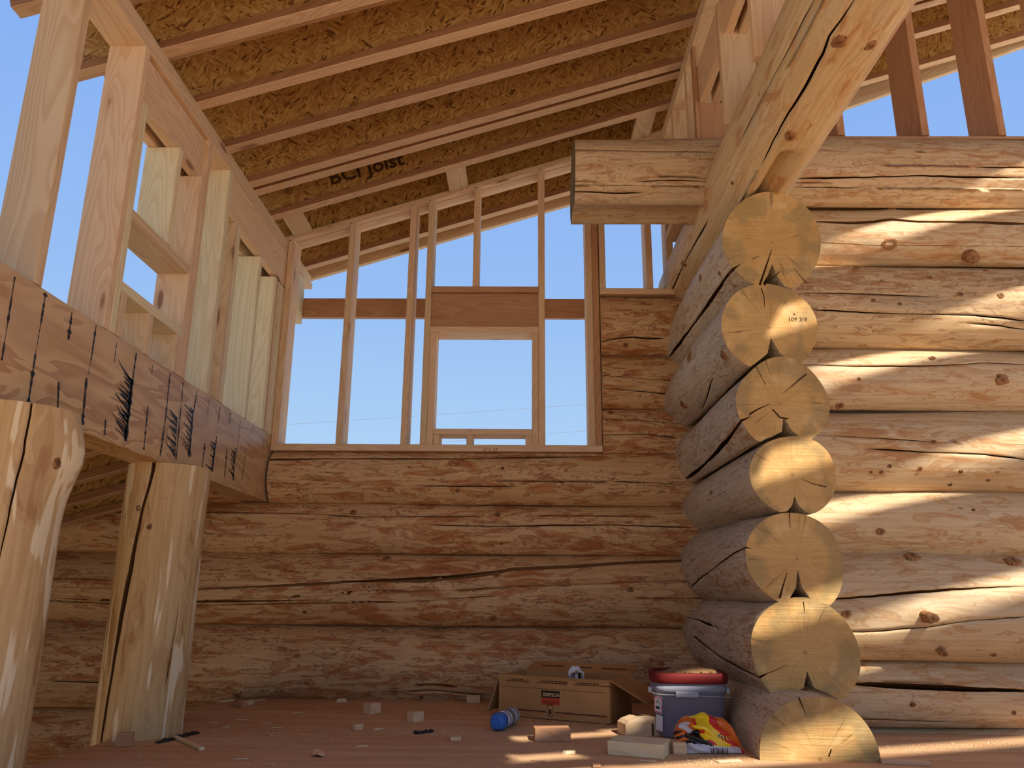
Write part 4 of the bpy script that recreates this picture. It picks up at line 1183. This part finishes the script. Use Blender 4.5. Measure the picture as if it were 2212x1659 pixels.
pb = rrect('pail_body', [(0.118, 0.098, 0.002), (0.124, 0.104, 0.006), (0.136, 0.114, 0.165), (0.142, 0.120, 0.167), (0.143, 0.121, 0.185), (0.138, 0.116, 0.187), (0.139, 0.117, 0.208)], 'pail', pail, closed=(True, False))
rrect('pail_contents', [(0.115, 0.095, 0.006), (0.119, 0.099, 0.012), (0.124, 0.104, 0.075), (0.110, 0.09, 0.085)], 'pail_fill', pail)
rrect('lid', [(0.141, 0.119, 0.196), (0.147, 0.125, 0.198), (0.149, 0.127, 0.228), (0.146, 0.124, 0.235), (0.136, 0.114, 0.236), (0.133, 0.111, 0.224), (0.05, 0.04, 0.224)], 'red_lid', pail)
# handle lying against the front
hv, hf = tube([(-0.146, -0.02, 0.163), (-0.146, -0.10, 0.160), (-0.12, -0.128, 0.158), (0.0, -0.131, 0.156), (0.12, -0.130, 0.153), (0.150, -0.115, 0.150), (0.165, -0.04, 0.15)], 0.0022, 8)
hd = link('handle', mesh('handle', hv, hf, True), pail, PM, [MT['steel']])
gme = prism_mesh('grip', 0.085, 0.012, 0.022, 0.004)
link('grip', gme, hd, PM @ Matrix.Translation((-0.02, -0.131, 0.160)), [MT['grip']])
for (x, y) in ((-0.150, -0.02), (0.150, -0.02)):
    link('handle_ear', prism_mesh('handle_ear', 0.012, 0.03, 0.02, 0.003), pail, PM @ Matrix.Translation((x, y, 0.165)), [MT['white']])
# stickers on the left-front corner
sp_ = PM @ Matrix.Translation((-0.1275, -0.090, 0.118)) @ Matrix.Rotation(math.radians(-58), 4, 'Z') @ Matrix.Rotation(math.radians(3), 4, 'Y')
lb_ = link('label_plate', prism_mesh('label_plate', 0.048, 0.0012, 0.058, 0.0002), pb, sp_, [MT['white']])
for dx, dz, sx, sz in ((0, 0.0265, 0.046, 0.003), (0, -0.0265, 0.046, 0.003), (-0.0215, 0, 0.003, 0.052), (0.0215, 0, 0.003, 0.052)):
    link('label_border', prism_mesh('label_border', sx, 0.0016, sz, 0.0002), pb, sp_ @ Matrix.Translation((dx, -0.0004, dz)), [MT['bag_red']])
V = [(-0.012, 0, 0), (0, 0, 0.014), (0.012, 0, 0), (0.012, 0, -0.004), (0, 0, 0.010), (-0.012, 0, -0.004)]
link('label_mark', mesh('label_mark', V, [(0, 1, 4, 5), (1, 2, 3, 4)]), pb, sp_ @ Matrix.Translation((0, -0.0012, 0.004)), [MT['bag_black']])
link('label_mark', prism_mesh('label_mark', 0.022, 0.001, 0.009, 0.0002), pb, sp_ @ Matrix.Translation((0, -0.0008, -0.011)), [MT['bag_black']])
sp2 = PM @ Matrix.Translation((-0.1245, -0.085, 0.052)) @ Matrix.Rotation(math.radians(-58), 4, 'Z') @ Matrix.Rotation(math.radians(3), 4, 'Y')
link('label_plate', prism_mesh('label_plate', 0.040, 0.0012, 0.055, 0.0002), pb, sp2, [MT['white']])

# crumpled snack bag
bag = tag(empty('snack_bag', (0.655, 2.93, 0)), 'crumpled red, yellow and black foil snack bag in front of the pail', 'snack bag')
def snack():
    nu, nv = 64, 40
    W, H, T = 0.235, 0.135, 0.05
    rng = random.Random(21)
    ph = [(rng.uniform(4, 22), rng.uniform(4, 22), rng.uniform(0, 6.28), rng.uniform(0.002, 0.0055)) for _ in range(16)]
    V = []; F = []; MI = []
    def top(u):      # height of the crumpled upper edge
        return 0.62+0.32*math.sin(math.pi*min(max(u*1.02, 0), 1))**0.6-0.12*u+0.03*math.sin(17*u)
    for side in (0, 1):
        for j in range(nv+1):
            for i in range(nu+1):
                u, v = i/nu, j/nv
                bulge = (max(0, 1-(2*u-1)**4)*max(0, 1-(2*v-1)**4))**0.5*T
                cr_ = sum(a*math.sin(fu*u+fv*v+p) for fu, fv, p, a in ph)*min(1, 8*min(u, 1-u, v, 1-v))
                cr_ += 0.004*abs(math.sin(13*u+5*v))*(1 if side == 0 else 0)
                y = (-bulge*0.75 if side == 0 else bulge*0.35)+(cr_ if side == 0 else cr_*0.5)
                z = v*H*top(u)
                lean = v*0.065
                x = (u-0.5)*W*(1-0.10*v)+0.010*math.sin(7*v)*(1-u)
                V.append((x, y+lean, max(0.0015, z)))
    st = (nu+1)*(nv+1)
    def colour(u, v):
        if v < 0.30-0.10*u+0.03*math.sin(9*u): return 4 if u < 0.94 else 1
        d = u+0.35*(v-0.5)+0.03*math.sin(18*v)
        if d < 0.13: return 3 if math.sin(40*v) > -0.3 else 2
        if d < 0.36: return 3 if v < 0.62+0.05*math.sin(25*u) else (4 if 0.18 < d < 0.30 and v < 0.9 else 2)
        if d < 0.43: return 1 if math.sin(22*v+1) > 0.2 else 0
        if d < 0.66: return 0
        if d < 0.80: return 1
        return 2
    for side in (0, 1):
        for j in range(nv):
            for i in range(nu):
                a = side*st+j*(nu+1)+i; f = (a, a+1, a+nu+2, a+nu+1)
                F.append(f if side == 0 else f[::-1]); MI.append(colour((i+0.5)/nu, (j+0.5)/nv) if side == 0 else 4)
    for i in range(nu):          # close bottom and top
        for j in (0, nv):
            a = j*(nu+1)+i; b = a+st
            F.append((a, b, b+1, a+1) if j == 0 else (a, a+1, b+1, b)); MI.append(4 if j == 0 else 2)
    for j in range(nv):
        for i in (0, nu):
            a = j*(nu+1)+i; b = a+st
            F.append((a, a+nu+1, b+nu+1, b) if i == 0 else (a, b, b+nu+1, a+nu+1)); MI.append(3 if i == 0 else 1)
    me = mesh('foil', V, F, True)
    M = Matrix.Translation((0.655, 2.93, 0)) @ Matrix.Rotation(math.radians(5), 4, 'Z')
    o = link('foil', me, bag, M, [MT[m] for m in ('yellow', 'bag_red', 'bag_orange', 'bag_black', 'bag_silver')])
    me.polygons.foreach_set('material_index', MI[:len(me.polygons)])
    # outlined letters near the right end of the bag
    for (m, off, bold) in (('bag_silver', 0.0, 0.0042), ('bag_black', 0.0012, 0.0028), ('yellow', 0.0024, 0.0002)):
        text_part('os', 0.042, m, o, M @ Vector((0.022, -0.006, 0.042)), M.to_3x3() @ Vector((1, 0.10, -0.18)), M.to_3x3() @ Vector((0.1, 0.45, 1)), off=0.004+off, bold=bold)
    # product code bars on the silver seam
    for k in range(12):
        w = 0.0012+0.0012*(k % 3)
        p = M @ Vector((-0.02+0.0055*k, -0.0335, 0.008))
        decal(o, p, w, 0.016, 'print_black', (M.to_3x3() @ Vector((1, 0, 0))), Vector((0, 0.0, 1)), 0.006, 'bar_print')
snack()

# wood offcuts: a block is a sawn piece with slightly skewed ends
def block(label, corner0, corner1, depth, h, mat, name='wood_offcut', group=None, tilt=0.0, z=0.0, e0=0.0, e1=0.0):
    """corner0-corner1: front bottom edge on the floor (pixels)"""
    p, q = Vector(atZ(*corner0, 0)), Vector(atZ(*corner1, 0))
    X = (q-p).normalized(); Y = Vector((-X.y, X.x, 0)); c = (p+q)/2+Y*depth/2
    me = prism_mesh(name, (q-p).length, depth, h, 0.0015, e0, e1)
    M = Matrix(((X.x, Y.x, 0, c.x), (X.y, Y.y, 0, c.y), (0, 0, 1, z+h/2+0.0005), (0, 0, 0, 1))) @ Matrix.Rotation(tilt, 4, 'X')
    o = link(name, me, None, M, [MT[mat]])
    return tag(o, label, 'wood scrap', group)
block('short pinkish wood block lying in the sunlit strip on the floor', (1156, 1603), (1233, 1603), 0.09, 0.043, 'fir_dark')
block('thick pale lumber offcut in front of the pail, lit along its top', (1313, 1631), (1432, 1641), 0.13, 0.044, 'pine')
block('small wood block leaning between the lumber offcut and the snack bag', (1456, 1631), (1484, 1631), 0.04, 0.038, 'fir_tan', tilt=math.radians(0))
block('square wood cube standing on the plywood, farther of the two cubes', (800, 1544), (822, 1541), 0.05, 0.044, 'fir_tan')
block('square wood cube with pale cut face, nearer of the two cubes', (893, 1562), (915, 1559), 0.045, 0.040, 'fir_tan')
block('tiny wood block left of the two cubes', (766, 1578), (784, 1576), 0.02, 0.020, 'fir_tan', e1=0.3)
block('flat square wood chip near the middle of the floor', (974, 1601), (996, 1600), 0.05, 0.012, 'fir_tan')
block('small pale wood sliver beside the tiny block', (812, 1579), (826, 1576), 0.012, 0.006, 'pine')
block('pale wood chip lying on the lower sunlit strip', (1222, 1631), (1243, 1629), 0.02, 0.010, 'pine', e0=0.6)
block('dark square scrap at the front edge of the floor', (1281, 1659), (1298, 1659), 0.03, 0.008, 'fir_dark')
block('weathered stick of lath lying at the foot of the cracked post', (372, 1596), (430, 1622), 0.018, 0.010, 'pine')
block('flat shaving on the sawdust below the snack bag', (1554, 1649), (1602, 1646), 0.03, 0.004, 'pine')
block('wood stub standing against the back wall left of the carton', (1008, 1519), (1037, 1519), 0.03, 0.035, 'fir_tan')
block('rounded wood scrap at the back wall behind the cubes', (727, 1518), (748, 1518), 0.02, 0.018, 'fir_tan', e0=0.5, e1=-0.5)
block('grey lath scrap on the scrap heap at the back corner', (510, 1520), (572, 1516), 0.03, 0.014, 'fir_dark')
block('pale block on the scrap heap at the back corner', (534, 1526), (548, 1522), 0.03, 0.018, 'pine')
block('brown chunk on the scrap heap at the back corner', (497, 1526), (520, 1529), 0.04, 0.016, 'fir_dark')
block('thin lath on the scrap heap at the back corner', (478, 1518), (508, 1514), 0.02, 0.008, 'pine')
block('pale scrap strip lying along the foot of the right log wall', (1905, 1650), (2010, 1656), 0.03, 0.012, 'fir')
block('short upright wedge of wood beside the foot of the cracked post', (247, 1614), (285, 1613), 0.02, 0.045, 'fir_dark', e0=0.15)
# notched block: half-round piece with a cut-out
def notched():
    p = Vector(atZ(1352, 1592, 0)); q = Vector(atZ(1430, 1590, 0)); X = (q-p).normalized(); Y = Vector((-X.y, X.x, 0)); L = (q-p).length
    pr = [(0, 0), (0.72, 0), (0.72, 0.045), (0.80, 0.045), (0.80, 0), (1.0, 0), (1.0, 0.048), (0.90, 0.066), (0.72, 0.070), (0.55, 0.062), (0.35, 0.068), (0.10, 0.056), (0, 0.044)]
    n = len(pr)
    V = [X*(u*L)+UP*z for u, z in pr]+[X*(u*L)+UP*z*0.97+Y*0.10 for u, z in pr]
    F = [tuple(range(n)), tuple(range(2*n-1, n-1, -1))]+[(i, n+i, n+(i+1) % n, (i+1) % n) for i in range(n)]
    tag(link('wood_offcut', mesh('wood_offcut', V, F), None, Matrix.Translation(p+UP*0.0005), [MT['fir_tan']]), 'notched wood offcut with a rounded top between carton and pail', 'wood scrap')
notched()
# torn leaf-like chip
def chip(label, px, py, pts, mat, lift=0.006, name='wood_chip'):
    p = Vector(atZ(px, py, 0)); n = len(pts)
    V = [Vector((x, y, 0.0006+lift*(0.5+0.5*math.sin(9*x/0.05)))) for x, y in pts]; V += [v+Vector((0, 0, 0.003)) for v in V]
    F = [tuple(range(n-1, -1, -1)), tuple(range(n, 2*n))]+[(i, (i+1) % n, n+(i+1) % n, n+i) for i in range(n)]
    return tag(link(name, mesh(name, V, F), None, Matrix.Translation(p), [MT[mat]]), label, 'wood scrap')
chip('pointed brown wood chip curled up at the front of the floor', 684, 1634, [(-0.022, 0.05), (-0.015, 0.0), (0.012, -0.03), (0.026, -0.01), (0.022, 0.03), (0.0, 0.055)], 'fir', 0.012)
# black roofing strip by the post and broken black strip on the floor
def tar(label, a, b, w, seed, name='tar_paper_strip'):
    rng = random.Random(seed); p, q = Vector(atZ(*a, 0)), Vector(atZ(*b, 0)); X = (q-p).normalized(); Y = Vector((-X.y, X.x, 0)); L = (q-p).length
    V = []; F = []; n = 14
    for k in range(n+1):
        t = k/n; ww = w*rng.uniform(0.55, 1.1); zz = 0.004+0.008*rng.random()
        V += [p+X*L*t-Y*ww/2+UP*0.001, p+X*L*t+Y*ww/2+UP*0.001, p+X*L*t-Y*ww*0.4+UP*zz, p+X*L*t+Y*ww*0.4+UP*zz]
    for k in range(n):
        a_ = 4*k; b_ = a_+4
        F += [(a_, b_, b_+2, a_+2), (a_+2, b_+2, b_+3, a_+3), (a_+3, b_+3, b_+1, a_+1), (a_+1, b_+1, b_, a_)]
    F += [(0, 2, 3, 1), (4*n, 4*n+1, 4*n+3, 4*n+2)]
    c = sum(V, Vector())/len(V); c.z = 0
    return tag(link(name, mesh(name, [v-c for v in V], F), None, Matrix.Translation(c), [MT['black']]), label, 'tar paper')
tar('torn strip of black tar paper at the foot of the cracked post', (340, 1606), (425, 1584), 0.035, 4)
tar('shiny black scrap lying on the floor below the nearer cube', (897, 1586), (934, 1581), 0.03, 5)

# splinters scattered on the floor
rng = random.Random(77)
spl_me = None
SPL = [(462, 1562, 'pale wood splinter lying just right of the torn tar paper'), (490, 1572, 'wood splinter in front of the paler one beside the tar paper'), (522, 1556, 'wood splinter between the post foot and the scrap heap'),
       (577, 1563, 'thick pale splinter nearest to the middle of the left floor'), (574, 1588, 'long splinter at the front of the left-hand splinters'), (600, 1573, 'rightmost of the left-hand floor splinters'),
       (455, 1580, 'small splinter touching the end of the tar paper'), (642, 1541, 'lone splinter lying left of the wood cubes'), (1000, 1541, 'splinter lying right of the wood cubes near the carton'),
       (820, 1575, 'splinter beside the tiny block below the farther cube'), (1165, 1645, 'splinter on the floor in front of the sunlit strips'), (520, 1641, 'splinter at the front left edge of the floor'),
       (582, 1653, 'splinter at the bottom of the picture left of the curled chip'), (782, 1613, 'splinter right of the curled brown chip'), (1400, 1646, 'splinter just in front of the pale lumber offcut')]
for k, (px, py, lb) in enumerate(SPL):
    if spl_me is None:
        spl_me = prism_mesh('wood_splinter', 0.045, 0.009, 0.004, 0.0012, 0.8, -0.9); spl_me.materials.append(MT['fir_tan'])
    p = Vector(atZ(px, py, 0))
    M = Matrix.Translation(p+UP*0.0026) @ Matrix.Rotation(rng.uniform(-0.7, 0.5), 4, 'Z') @ Matrix.Diagonal((rng.uniform(0.5, 1.3), rng.uniform(0.6, 1.3), 1, 1))
    tag(link('wood_splinter', spl_me, None, M), lb, 'wood splinter', 'splinters on the floor')

# sawdust: crumbs and shavings too small to count
MT['dust'] = plain('sawdust', (206, 174, 130), 0.9)
MT['dust_brown'] = plain('old_sawdust', (150, 116, 80), 0.95)
def dust(name, spots, label, mat, seed, size=(0.0015, 0.005), lim=None):
    rng = random.Random(seed); V = []; F = []
    for (cx_, cy_, sx, sy, n, z) in spots:
        for _ in range(n):
            x, y = rng.gauss(cx_, sx), rng.gauss(cy_, sy)
            if lim and not (lim[0] < x < lim[1] and lim[2] < y < lim[3]): continue
            zz = z(x, y) if callable(z) else z
            if zz is None: continue
            s = rng.uniform(*size); a = rng.uniform(0, 6.28); h = s*rng.uniform(0.3, 0.9); i = len(V)
            c_, s_ = math.cos(a)*s, math.sin(a)*s
            V += [(x+c_, y+s_, zz), (x-s_*0.5, y+c_*0.5, zz), (x-c_, y-s_, zz), (x+s_*0.5, y-c_*0.5, zz+0.0005), (x, y, zz+h)]
            F += [(i, i+1, i+4), (i+1, i+2, i+4), (i+2, i+3, i+4), (i+3, i, i+4)]
    return tag(link(name, mesh(name, V, F), None, Matrix(), [MT[mat]]), label, 'sawdust', kind='stuff')
dust('sawdust', [(-0.3, 3.3, 0.9, 0.5, 1500, 0.0005), (0.3, 3.55, 0.22, 0.07, 900, 0.0005), (0.62, 2.82, 0.10, 0.05, 700, 0.0005), (-1.0, 3.15, 0.18, 0.12, 300, 0.0005), (-0.05, 4.1, 0.25, 0.03, 400, 0.0005)], 'pale sawdust crumbs scattered over the plywood floor', 'dust', 31, lim=(-1.27, 0.83, 2.4, 4.18))
dust('sawdust', [(1.9, 3.1, 0.35, 0.08, 1100, 0.0005)], 'pale sawdust along the foot of the right log wall', 'dust', 33, lim=(1.3, 2.7, 2.6, 3.26))
def lidz(x, y):
    u, v = (x-pc.x)/0.128, (y-pc.y)/0.106
    if u*u+v*v > 1.0: return None
    return 0.2245+0.024*max(0, 1-((u-0.15)**2+(v+0.1)**2))
dust('sawdust_heap', [(pc.x+0.01, pc.y-0.01, 0.055, 0.045, 5200, lidz)], 'heap of brownish sawdust lying on the red pail lid', 'dust_brown', 32, (0.003, 0.008))
